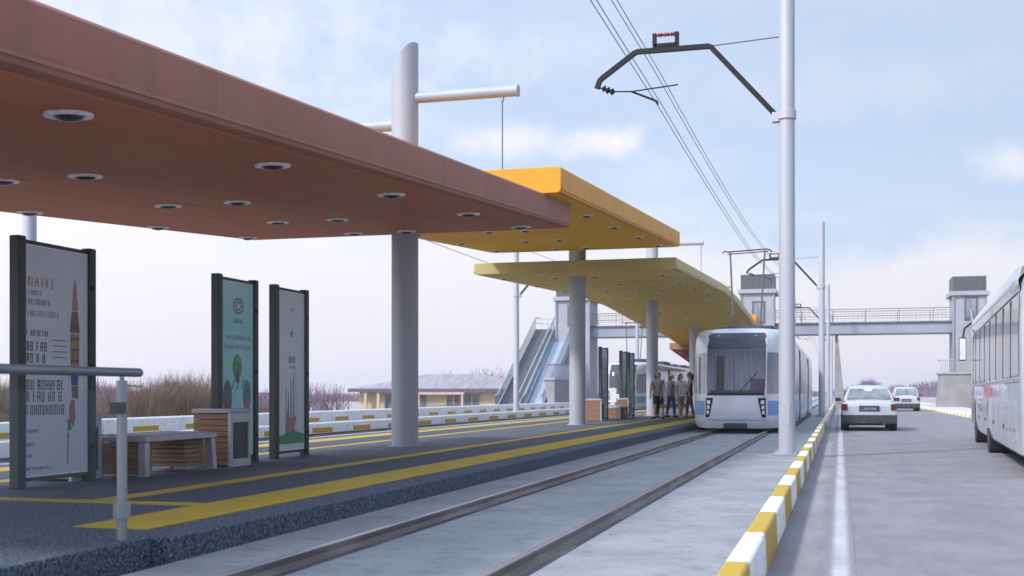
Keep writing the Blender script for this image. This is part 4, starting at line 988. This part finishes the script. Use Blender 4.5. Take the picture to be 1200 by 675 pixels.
def car(loc, label, Ln=4.3, W=1.70, H=1.42, suv=False, rz=0):
    """rear at y = 0, front at +y; the body is one lofted shell, the cabin a second, both mirrored in x"""
    root = empty('car', loc, rz, label, 'car', 'white cars driving away')
    hw = W / 2
    S_ = .98 if not suv else 1.04
    # stations: y, half width, sill z, shoulder z, deck z
    st = [(0.02, .86, .42, .72, .80), (.05, .93, .36, .80, .90), (.16, .97, .30, .86, .965), (.45, .995, .25, .89, .985), (1.1, 1, .22, .90, .97), (2.0, 1, .22, .90, .95),
          (3.0, 1, .22, .88, .94), (3.5, .985, .24, .84, .90), (3.95, .95, .28, .76, .82), (4.2, .86, .34, .66, .70), (4.28, .74, .42, .58, .60)]
    k = Ln / 4.3
    rows = []
    for y, a, zs, zh, zd in st:
        zh *= S_; zd *= S_; q = a * hw
        half = [(q * .90, zs - .04), (q * .985, zs + .05), (q, (zs + zh) / 2), (q * .985, zh - .06), (q * .93, zh), (q * .80, zh + (zd - zh) * .6), (q * .4, zd), (0, zd + .008)]
        rows.append([(-x, y * k, z) for x, z in half] + [(x, y * k, z) for x, z in half[::-1][1:]])
    b = MB(); b.grid(rows); n = len(rows[0])
    b.add(rows[0], [tuple(range(n))]); b.add(rows[-1], [tuple(range(n))[::-1]]); b.add([rows[0][0], rows[0][-1], rows[-1][-1], rows[-1][0]], [(0, 1, 2, 3)])
    b.build('body', 'car_white', root, angle=32)
    # cabin
    zb = .93 * S_
    if suv: cb = [(.22, .80, zb, zb + .03), (.42, .76, zb, H - .20), (.60, .74, zb, H - .04), (1.2, .76, zb, H), (2.2, .76, zb, H), (2.7, .74, zb, H - .06), (3.35, .72, zb, zb + .03)]
    else: cb = [(.62, .78, zb, zb + .03), (.95, .73, zb, H - .20), (1.22, .70, zb, H - .045), (1.6, .70, zb, H), (2.2, .70, zb, H - .005), (2.65, .69, zb, H - .08), (3.35, .70, zb, zb + .03)]
    def cpt(i, f, s):   # f 0..1 up the side
        y, a, z0, z1 = cb[i]; bw = hw * .90; tw = hw * a
        return (s * (bw + (tw - bw) * f * min(1, (z1 - z0) / (H - zb))), y * k, z0 + (z1 - z0) * f)
    rows = []
    for i, (y, a, z0, z1) in enumerate(cb):
        r = [cpt(i, f, -1) for f in (0, .5, .86)]; x, yy, z = cpt(i, 1, -1); r += [(x * .9, yy, z), (x * .4, yy, z1 + .02), (0, yy, z1 + .025)]
        rows.append(r + [(-x_, y_, z_) for x_, y_, z_ in r[::-1][1:]])
    c = MB(); c.grid(rows); c.build('roof', 'car_white', root, angle=40)
    # rear window: follows the cabin's rear slope
    def slope(i0, i1, i2, s0, f):   # point across the rear screen
        pass
    y0, z0 = cb[0][0] * k, cb[0][3]; y1, z1 = cb[2][0] * k, cb[2][3]
    ym, zm = cb[1][0] * k, cb[1][3]
    g = MB()
    def edge(y, z, w, off=.012): return [(x * w, y - off, z + off * .6) for x in (-1, -.5, 0, .5, 1)]
    g.grid([edge(y0 + .05 * (ym - y0) * 2, z0 + .04, hw * .80, .02), edge(ym, zm, hw * .715, .02), edge(ym + (y1 - ym) * .6, zm + (z1 - zm) * .62, hw * .66, .016)])
    g.build('rear_window', 'car_glass', root)
    y0, z0 = cb[-1][0] * k, cb[-1][3]; y1, z1 = cb[-2][0] * k, cb[-2][3]
    MB().grid([[(x * hw * .78, y0 - .02, z0 + .05) for x in (-1, 0, 1)], [(x * hw * .66, y1 + .05, z1 + .0) for x in (-1, 0, 1)]]).build('windscreen', 'car_glass', root)
    for s in (-1, 1):
        for i0, i1, a0, a1 in ((1, 3, .3, .96), (3, 5, .04, .8)):
            def q(t, f):
                p0 = Vector(cpt(i0, f, s)); p1 = Vector(cpt(i1, f, s)); v = p0.lerp(p1, t); v.x += s * .012; return tuple(v)
            MB().grid([[q(a0 if f < .5 else a0 + .05, f) for f in (.12, .5, .84)], [q(a1, f) for f in (.12, .5, .84)]]).build('side_window', 'car_glass', root)
        tl = MB(); tl.grid([[(s * hw * a, yy, z * S_) for z in (.66, .76, .86)] for a, yy in ((.76, -.006), (.86, -.004), (.93, .04), (.985, .14))]); 
        tl.build('tail_light', 'tail_red', root)
        mr_ = MB(); mr_.box(*sorted((s * hw * 1.01, s * (hw * 1.01 + .17))), 2.72 * k, 2.82 * k, .93 * S_, 1.05 * S_); mr_.box(*sorted((s * hw * .9, s * hw * 1.02)), 2.74 * k, 2.80 * k, .95 * S_, .98 * S_)
        mr_.build('mirror', 'plastic', root, bevel=.02)
        for y in (.78, 3.42): wheel(root, s * (hw - .10), y * k, .31 if not suv else .34, .20, s)
        for y in (.78, 3.42):
            MB().prism([(y * k + .35 * math.cos(math.pi * 2 * j / 20), .33 + .35 * math.sin(math.pi * 2 * j / 20)) for j in range(20)], 'x', s * (hw - .25), s * (hw + .0015)).build('wheel_well', 'plastic', root)
        MB().box(*sorted((s * (hw - .002), s * (hw + .012))), 1.25 * k, 3.0 * k, .44, .50).build('side_moulding', 'plastic', root)
        MB().grid([[(s * hw * a, Ln + yy, z) for z in (.56, .68)] for a, yy in ((.5, .01), (.74, -.04), (.84, -.13))]).build('headlight', 'lens', root)
    bp = MB(); bp.grid([[(x * hw, yy, z) for z in (.24, .34, .50)] for x, yy in ((-.99, .16), (-.92, -.03), (-.6, -.055), (0, -.06), (.6, -.055), (.92, -.03), (.99, .16))])
    bp.build('bumper', 'plastic' if not suv else 'plastic', root, angle=60)
    MB().grid([[(x * hw, yy, z) for z in (.50, .60)] for x, yy in ((-.99, .16), (-.92, -.02), (-.6, -.045), (0, -.05), (.6, -.045), (.92, -.02), (.99, .16))]).build('bumper_cover', 'car_white', root, angle=60)
    np_ = MB(); np_.box(-.30, .30, -.035, -.005, .60, .79); pl = np_.build('number_plate', 'plastic', root, bevel=.004)
    m = MB(); rr = random.Random(2); x = -.22
    for i in range(7):
        m.box(x, x + .018, -.0375, -.0355, .655, .735); m.box(x + .018, x + .045, -.0372, -.0355, *(sorted((.655 + .03 * rr.randint(0, 2), .672 + .03 * rr.randint(0, 2))))); x += .063
    m.build('plate_characters', 'ink_grey', pl)
    MB().tube([(.45, .12, .23), (.45, -.04, .23)], .03, 10).build('exhaust_pipe', 'steel', root)
    MB().box(-hw * .8, hw * .8, .2, Ln - .3, .17, .26).build('underbody', 'plastic', root)
    return root
car((.86, 38.2, 0), 'silver-white sedan seen from behind, nearest car left on the road')
car((4.05, 79, 0), 'small white hatchback farther down the road, right of the sedan', 4.1, 1.72, 1.55, True)

# ---------------------------------------------------------------- people
def skin_mesh(verts, edges, radii, sub=1):
    me = bpy.data.meshes.new('tmp_skin'); me.from_pydata(verts, edges, [])
    o = bpy.data.objects.new('tmp_skin', me); COL.objects.link(o)
    o.modifiers.new('s', 'SKIN'); 
    for i, v in enumerate(me.skin_vertices[0].data):
        r = radii[i]; v.radius = r if isinstance(r, tuple) else (r, r); v.use_root = (i == 0)
    s = o.modifiers.new('u', 'SUBSURF'); s.levels = sub; s.render_levels = sub
    dg = bpy.context.evaluated_depsgraph_get(); e = o.evaluated_get(dg); em = e.to_mesh()
    vs = [tuple(v.co) for v in em.vertices]; fs = [tuple(p.vertices) for p in em.polygons]
    e.to_mesh_clear(); bpy.data.objects.remove(o); bpy.data.meshes.remove(me)
    return vs, fs
def person(loc, rz, label, h=1.70, top='cloth_grey', bottom='cloth_black', short_legs=True, sleeves='short', hair='hair', cap=None, step=.12, larm=(.05, .05), rarm=(.05, .05), bag=False, female=False):
    root = empty('person', loc, rz, label, 'person')
    k = h / 1.72
    sw = .185 if not female else .165; hp = .095
    def arm(s, pose):
        f, e = pose     # forward swing of the elbow, forward raise of the hand
        return [(s * sw, 0, 1.41), (s * (sw + .055), .02 + f, 1.14), (s * (sw + .03), .05 + f + e, .90 + e * .7), (s * (sw + .02), .07 + f + e * 1.15, .83 + e * .8)]
    V = [(0, 0, .98), (0, .0, 1.15), (0, -.01, 1.34), (0, 0, 1.47), (0, .015, 1.55)]
    Rr = [(.145, .105), (.125, .09) if not female else (.112, .08), (.15, .10), (.055, .055), (.05, .05)]
    E_ = [(0, 1), (1, 2), (2, 3), (3, 4)]
    arms = {-1: arm(-1, larm), 1: arm(1, rarm)}
    for s in (-1, 1):
        i = len(V); V += arms[s]; Rr += [.052, .04, .03, .026]; E_ += [(2, i), (i, i + 1), (i + 1, i + 2), (i + 2, i + 3)]
    legs = {}
    for s in (-1, 1):
        i = len(V); d = s * step
        L_ = [(s * hp, 0, .90), (s * (hp + .005), d * .6 + .02, .50), (s * (hp + .01), d - .02, .09), (s * (hp + .025), d + .13, .035)]
        legs[s] = L_; V += L_; Rr += [.085, .055, .037, .03]; E_ += [(0, i), (i, i + 1), (i + 1, i + 2), (i + 2, i + 3)]
    vs, fs = skin_mesh(V, E_, Rr)
    m = MB(); m.add(vs, fs)
    # head: shaped sphere with nose, chin and ears
    n, r = 16, 12; hc = Vector((0, .02, 1.625)); rows = []
    for j in range(r + 1):
        th = math.pi * j / r; row = []
        for i in range(n):
            ph = 2 * math.pi * i / n; x = math.sin(th) * math.cos(ph) * .076; y = math.sin(th) * math.sin(ph) * .094; z = math.cos(th) * .115
            if z < -.02: x *= 1 + z * 2.4; y = y * (1 + z * 1.6) + (.010 if y > 0 else 0)
            if y > .07 and -.035 < z < .02 and abs(x) < .03: y += .02
            if y > .06 and abs(z - .012) < .02 and .02 < abs(x) < .05: y -= .008
            row.append(tuple(hc + Vector((x, y, z))))
        rows.append(row)
    m.grid(rows, closed=True)
    for s in (-1, 1):
        m.tube([hc + Vector((s * .070, -.012, -.025)), hc + Vector((s * .084, -.016, .0)), hc + Vector((s * .076, -.014, .028))], [.008, .014, .010], 6)
        hx, hy, hz_ = arms[s][3]
        m.tube([(hx, hy, hz_ + .02), (hx, hy + .01, hz_ - .05), (hx, hy + .012, hz_ - .075)], [.026, .034, .026], 8)
        for q in range(4):
            ox = (q - 1.5) * .017
            m.tube([(hx, hy + ox + .012, hz_ - .065), (hx - s * .004, hy + ox + .014, hz_ - .105), (hx - s * .016, hy + ox + .016, hz_ - .135 + abs(q - 1.6) * .006)], [.0095, .009, .007], 6)
        m.tube([(hx, hy + .035, hz_ - .02), (hx - s * .006, hy + .052, hz_ - .055), (hx - s * .010, hy + .055, hz_ - .08)], [.012, .010, .008], 6)
    def fin(name, mb, mt, ang=60):
        o = mb.build(name, mt, root, angle=ang); o.scale = (k, k, k); return o
    fin('body', m, 'skin', 80)
    # eyes, mouth
    e = MB()
    for s in (-1, 1): e.box(s * .032 - .012, s * .032 + .012, .100, .106, 1.628, 1.638)
    e.box(-.022, .022, .106, .111, 1.562, 1.568); fin('face_features', e, 'hair')
    hr_ = MB(); rows = []
    for j in range(8):
        th = math.pi * .56 * j / 7; rows.append([tuple(hc + Vector((math.sin(th) * math.cos(2 * math.pi * i / n) * .084, math.sin(th) * math.sin(2 * math.pi * i / n) * (.10 if math.sin(2 * math.pi * i / n) < 0 else .088) - .008, math.cos(th) * .124 + (.03 if math.sin(2 * math.pi * i / n) > .3 and j > 4 else 0)))) for i in range(n)])
    hr_.grid(rows, closed=True)
    if female: hr_.tube([(0, -.07, 1.66), (0, -.095, 1.56), (0, -.09, 1.44), (0, -.085, 1.36)], [.06, .065, .055, .02], 10)
    fin('hair', hr_, hair)
    if cap:
        c = MB(); rows = []
        for j in range(6):
            th = math.pi * .46 * j / 5; rows.append([tuple(hc + Vector((math.sin(th) * math.cos(2 * math.pi * i / n) * .092, math.sin(th) * math.sin(2 * math.pi * i / n) * .108, .012 + math.cos(th) * .122))) for i in range(n)])
        c.grid(rows, closed=True); c.prism([(-.07, .09), (.07, .09), (.05, .18), (-.05, .18)], 'z', 1.648, 1.658)
        fin('cap', c, cap)
    # shirt and trousers grown on the same skeleton, a little wider
    V2 = [(0, 0, 1.0), (0, 0, 1.15), (0, -.01, 1.34), (0, 0, 1.45), (0, 0, .93)]; R2 = [(.165, .122), (.148, .108), (.168, .118), (.075, .07), (.165, .125)]; E2 = [(0, 1), (1, 2), (2, 3), (0, 4)]
    if sleeves:
        for s in (-1, 1):
            a = arms[s]; i = len(V2)
            mid = tuple(Vector(a[0]).lerp(Vector(a[1]), .55)) if sleeves == 'short' else a[1]
            V2 += [a[0], mid]; R2 += [.068, .062 if sleeves == 'short' else .052]; E2 += [(2, i), (i, i + 1)]
            if sleeves == 'long': V2.append(tuple(Vector(a[1]).lerp(Vector(a[2]), .9))); R2.append(.042); E2.append((i + 1, i + 2))
    vs, fs = skin_mesh(V2, E2, R2); fin('shirt', MB().add(vs, fs), top)
    V3 = [(0, 0, .96), (0, 0, .90)]; R3 = [(.165, .125), (.15, .115)]; E3 = [(0, 1)]
    for s in (-1, 1):
        a = legs[s]; i = len(V3); kn = Vector(a[0]).lerp(Vector(a[1]), .95)
        V3 += [a[0], tuple(kn)]; R3 += [.10, .082]; E3 += [(1, i), (i, i + 1)]
        if not short_legs: V3.append(tuple(Vector(a[1]).lerp(Vector(a[2]), .95))); R3.append(.055); E3.append((i + 1, i + 2))
    vs, fs = skin_mesh(V3, E3, R3); fin('shorts' if short_legs else 'trousers', MB().add(vs, fs), bottom)
    for s in (-1, 1):
        a = legs[s]; d = a[2]
        sh = MB(); sh.tube([(d[0], d[1] - .06, .045), (d[0], d[1] + .02, .05), (d[0] + s * .01, d[1] + .12, .04), (d[0] + s * .015, d[1] + .19, .03)], [.04, .048, .045, .028], 8)
        fin('shoe', sh, 'cloth_black' if not female else 'cloth_tan')
    return root
PZ = .2265
person((-6.82, 45.0, PZ), R(35), 'person with dark hair in a brown top and black trousers, leftmost by the column', 1.66, 'cloth_brown', 'cloth_black', False, 'short')
person((-6.5, 43.4, PZ), R(160), 'person in a grey t-shirt and black shorts, seen second from left', 1.70, 'cloth_grey', 'cloth_black', True, 'short', step=.16, rarm=(.06, .12))
person((-6.4, 45.9, PZ), R(-50), 'person in a white cap, light blue shirt and dark jeans', 1.68, 'cloth_blue', 'denim', False, 'short', cap='cloth_white')
person((-5.72, 43.6, PZ), R(215), 'person in a pale top and tan shorts, second from right in the group', 1.66, 'cloth_white', 'cloth_tan', True, 'short', step=.15, female=True, larm=(.03, .2))
person((-5.6, 45.4, PZ), R(100), 'person in a black sleeveless top and dark trousers, rightmost by the tram', 1.74, 'cloth_black', 'cloth_brown', False, None, female=True)

# ---------------------------------------------------------------- background: scrub, woods, trees, pavilion
def twigs(count, region, hrange, w, seed, zground, lean=.25, branch=3, hf=None):
    rr = random.Random(seed); m = MB()
    for i in range(count):
        x, y = region(rr); h = rr.uniform(*hrange) * (hf(x, y) if hf else 1); z = zground(x, y)
        def blade(p, q, w0, w1):
            a = rr.uniform(0, math.pi); dx, dy = math.cos(a), math.sin(a)
            m.add([(p[0] - dx * w0, p[1] - dy * w0, p[2]), (p[0] + dx * w0, p[1] + dy * w0, p[2]), (q[0] + dx * w1, q[1] + dy * w1, q[2]), (q[0] - dx * w1, q[1] - dy * w1, q[2])], [(0, 1, 2, 3)])
        top = (x + rr.gauss(0, lean) * h * .5, y + rr.gauss(0, lean) * h * .5, z + h)
        p0 = (x, y, z); blade(p0, top, w, w * .25)
        for b in range(branch):
            t = rr.uniform(.3, .85); s_ = tuple(p0[j] + (top[j] - p0[j]) * t for j in range(3)); l = h * rr.uniform(.2, .45) * (1.1 - t)
            an = rr.uniform(0, 6.28); e_ = (s_[0] + math.cos(an) * l, s_[1] + math.sin(an) * l, s_[2] + l * rr.uniform(.7, 1.5)); blade(s_, e_, w * .6, w * .15)
    return m
def gz(x, y):
    if x > -28: return -.06
    if x < -36: return -1.7
    return -.06 + (-28 - x) / 8 * (-1.64)
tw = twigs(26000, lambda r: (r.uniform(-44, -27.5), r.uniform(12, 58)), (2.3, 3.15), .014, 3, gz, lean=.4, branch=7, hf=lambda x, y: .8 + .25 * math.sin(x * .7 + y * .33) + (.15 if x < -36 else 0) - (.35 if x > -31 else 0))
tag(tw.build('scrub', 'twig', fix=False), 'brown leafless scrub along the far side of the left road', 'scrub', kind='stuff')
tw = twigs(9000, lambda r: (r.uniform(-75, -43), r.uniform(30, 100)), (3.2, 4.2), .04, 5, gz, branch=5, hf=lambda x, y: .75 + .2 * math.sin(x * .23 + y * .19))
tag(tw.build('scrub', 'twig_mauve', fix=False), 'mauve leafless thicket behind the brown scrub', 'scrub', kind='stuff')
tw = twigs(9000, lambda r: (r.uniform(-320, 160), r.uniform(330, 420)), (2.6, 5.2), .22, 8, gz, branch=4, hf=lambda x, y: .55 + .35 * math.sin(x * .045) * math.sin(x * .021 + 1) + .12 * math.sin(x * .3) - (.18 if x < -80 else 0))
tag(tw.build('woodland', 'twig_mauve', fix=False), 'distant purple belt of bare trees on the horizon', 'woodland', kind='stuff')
def tree(loc, h, r, label, seed, m='twig_mauve', n=900):
    root = empty('tree', loc, 0, label, 'tree', 'bare trees in the distance'); rr = random.Random(seed)
    t = MB(); t.tube([(0, 0, 0), (.03 * h, 0, h * .3), (0, .02 * h, h * .55), (.02 * h, 0, h * .85)], [.035 * h, .025 * h, .016 * h, .005 * h], 8)
    tips = []
    for i in range(9):
        a = rr.uniform(0, 6.28); z0 = h * rr.uniform(.22, .5); e_ = (math.cos(a) * r * rr.uniform(.5, .85), math.sin(a) * r * rr.uniform(.5, .85), z0 + h * rr.uniform(.15, .35))
        t.tube([(0, 0, z0), (e_[0] * .5, e_[1] * .5, z0 + (e_[2] - z0) * .6), e_], [.013 * h, .008 * h, .003 * h], 6); tips.append(e_)
    t.build('trunk', 'bark', root)
    c = MB()
    for i in range(n):
        th = rr.uniform(0, 6.28); ph = math.acos(rr.uniform(-.6, 1)); q = rr.uniform(.25, 1) ** .6 * (.8 + .25 * math.sin(th * 3 + seed) * math.sin(ph * 4))
        p = Vector((math.cos(th) * math.sin(ph) * r * q, math.sin(th) * math.sin(ph) * r * q, h * .58 + math.cos(ph) * h * .40 * q))
        d = (p - Vector((0, 0, h * .3))).normalized(); l = h * rr.uniform(.05, .13); s_ = Vector((rr.gauss(0, 1), rr.gauss(0, 1), rr.gauss(0, .4))).normalized() * h * .0045
        e_ = p + (d + Vector((rr.gauss(0, .4), rr.gauss(0, .4), rr.gauss(0, .3)))) * l
        c.add([p - s_, p + s_, e_ + s_ * .3, e_ - s_ * .3], [(0, 1, 2, 3)])
    c.build('crown', m, root, fix=False)
    return root
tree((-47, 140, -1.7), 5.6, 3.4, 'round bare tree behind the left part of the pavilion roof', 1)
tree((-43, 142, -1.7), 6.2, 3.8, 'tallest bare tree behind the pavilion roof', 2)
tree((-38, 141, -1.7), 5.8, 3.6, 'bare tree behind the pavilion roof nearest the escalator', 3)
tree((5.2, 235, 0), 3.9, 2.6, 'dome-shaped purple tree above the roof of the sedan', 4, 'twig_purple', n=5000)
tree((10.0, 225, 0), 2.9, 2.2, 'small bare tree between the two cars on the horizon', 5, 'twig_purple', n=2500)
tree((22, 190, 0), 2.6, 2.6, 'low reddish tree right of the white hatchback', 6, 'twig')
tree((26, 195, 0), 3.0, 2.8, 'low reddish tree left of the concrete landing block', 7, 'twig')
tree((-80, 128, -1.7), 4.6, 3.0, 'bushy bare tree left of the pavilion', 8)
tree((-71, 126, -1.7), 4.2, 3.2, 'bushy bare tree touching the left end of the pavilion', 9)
# pavilion
pv = empty('pavilion', (-37.5, 108, -1.7), R(6), 'low cream pavilion with a wide grey hipped roof, beyond the left road', 'building')
W_, D_ = 8.2, 11
MB().box(-W_, W_, 0, D_, 0, 3.0).build('wall', 'wall_cream', pv)
r = MB(); e0 = 3.0
r.hexa([(-W_ - .9, -.9, e0 + .28), (W_ + .9, -.9, e0 + .28), (W_ + .9, D_ + .9, e0 + .28), (-W_ - .9, D_ + .9, e0 + .28)],
       [(-W_ + 5.5, D_ * .45, e0 + 1.75), (W_ - 5.0, D_ * .45, e0 + 1.75), (W_ - 5.0, D_ * .55, e0 + 1.75), (-W_ + 5.5, D_ * .55, e0 + 1.75)])
r.build('roof', 'roof_purple', pv)
MB().box(-W_ - .92, W_ + .92, -.92, D_ + .92, e0 - .05, e0 + .279).build('eaves', 'eave', pv)
for i, (a, c) in enumerate(((-5.6, -3.6), (-3.2, -1.4), (.6, 2.0), (2.3, 3.9), (5.4, 6.6), (6.9, 7.9))):
    wn = MB().box(a, c, -.03, -.002, .7, 2.7).build('window', 'window_dark', pv)
    f = MB(); f.box(a - .08, a, -.06, -.001, .6, 2.8); f.box(c, c + .08, -.06, -.001, .6, 2.8); f.box((a + c) / 2 - .04, (a + c) / 2 + .04, -.05, -.031, .7, 2.7); f.build('frame', 'wall_cream', wn)
pf = MB(); pf.box(-2.0, -1.8, -1.3, -1.1, 0, 2.7); pf.box(2.3, 2.5, -1.3, -1.1, 0, 2.7); pf.box(-2.1, 2.6, -1.35, -1.05, 2.7, 2.94); pf.build('porch_frame', 'frame_pink', pv)
for x in (-7.5, -6.2): MB().box(x, x + .25, -.8, -.55, 0, 2.95).build('post', 'wall_cream', pv)
sb = empty('annex', (-62, 112, -1.7), R(5), 'tiny cream building left of the pavilion', 'building')
MB().box(-6, 6, 0, 5, 0, 2.2).build('wall', 'wall_cream', sb)
MB().hexa([(-6.3, -.3, 2.2), (6.3, -.3, 2.2), (6.3, 5.3, 2.2), (-6.3, 5.3, 2.2)], [(-5, 2.3, 2.9), (5, 2.3, 2.9), (5, 2.7, 2.9), (-5, 2.7, 2.9)]).build('roof', 'eave', sb)
for x in (-4.5, -2.2, .3, 2.6): MB().box(x, x + 1.3, -.03, -.002, .6, 1.8).build('window', 'window_dark', sb)

# ---------------------------------------------------------------- haze
HZ = bpy.data.materials.new('haze_air'); HZ.use_nodes = True; n = HZ.node_tree; n.nodes.clear()
o_ = n.nodes.new('ShaderNodeOutputMaterial'); v_ = n.nodes.new('ShaderNodeVolumePrincipled')
v_.inputs['Color'].default_value = (.93, .91, .99, 1); v_.inputs['Density'].default_value = .0006; v_.inputs['Anisotropy'].default_value = .3
n.links.new(v_.outputs[0], o_.inputs['Volume']); M['haze_air'] = HZ
hz_o = MB().box(-400, 400, -90, 900, -3.2, 13.5).build('haze', 'haze_air')
tag(hz_o, kind='stuff')
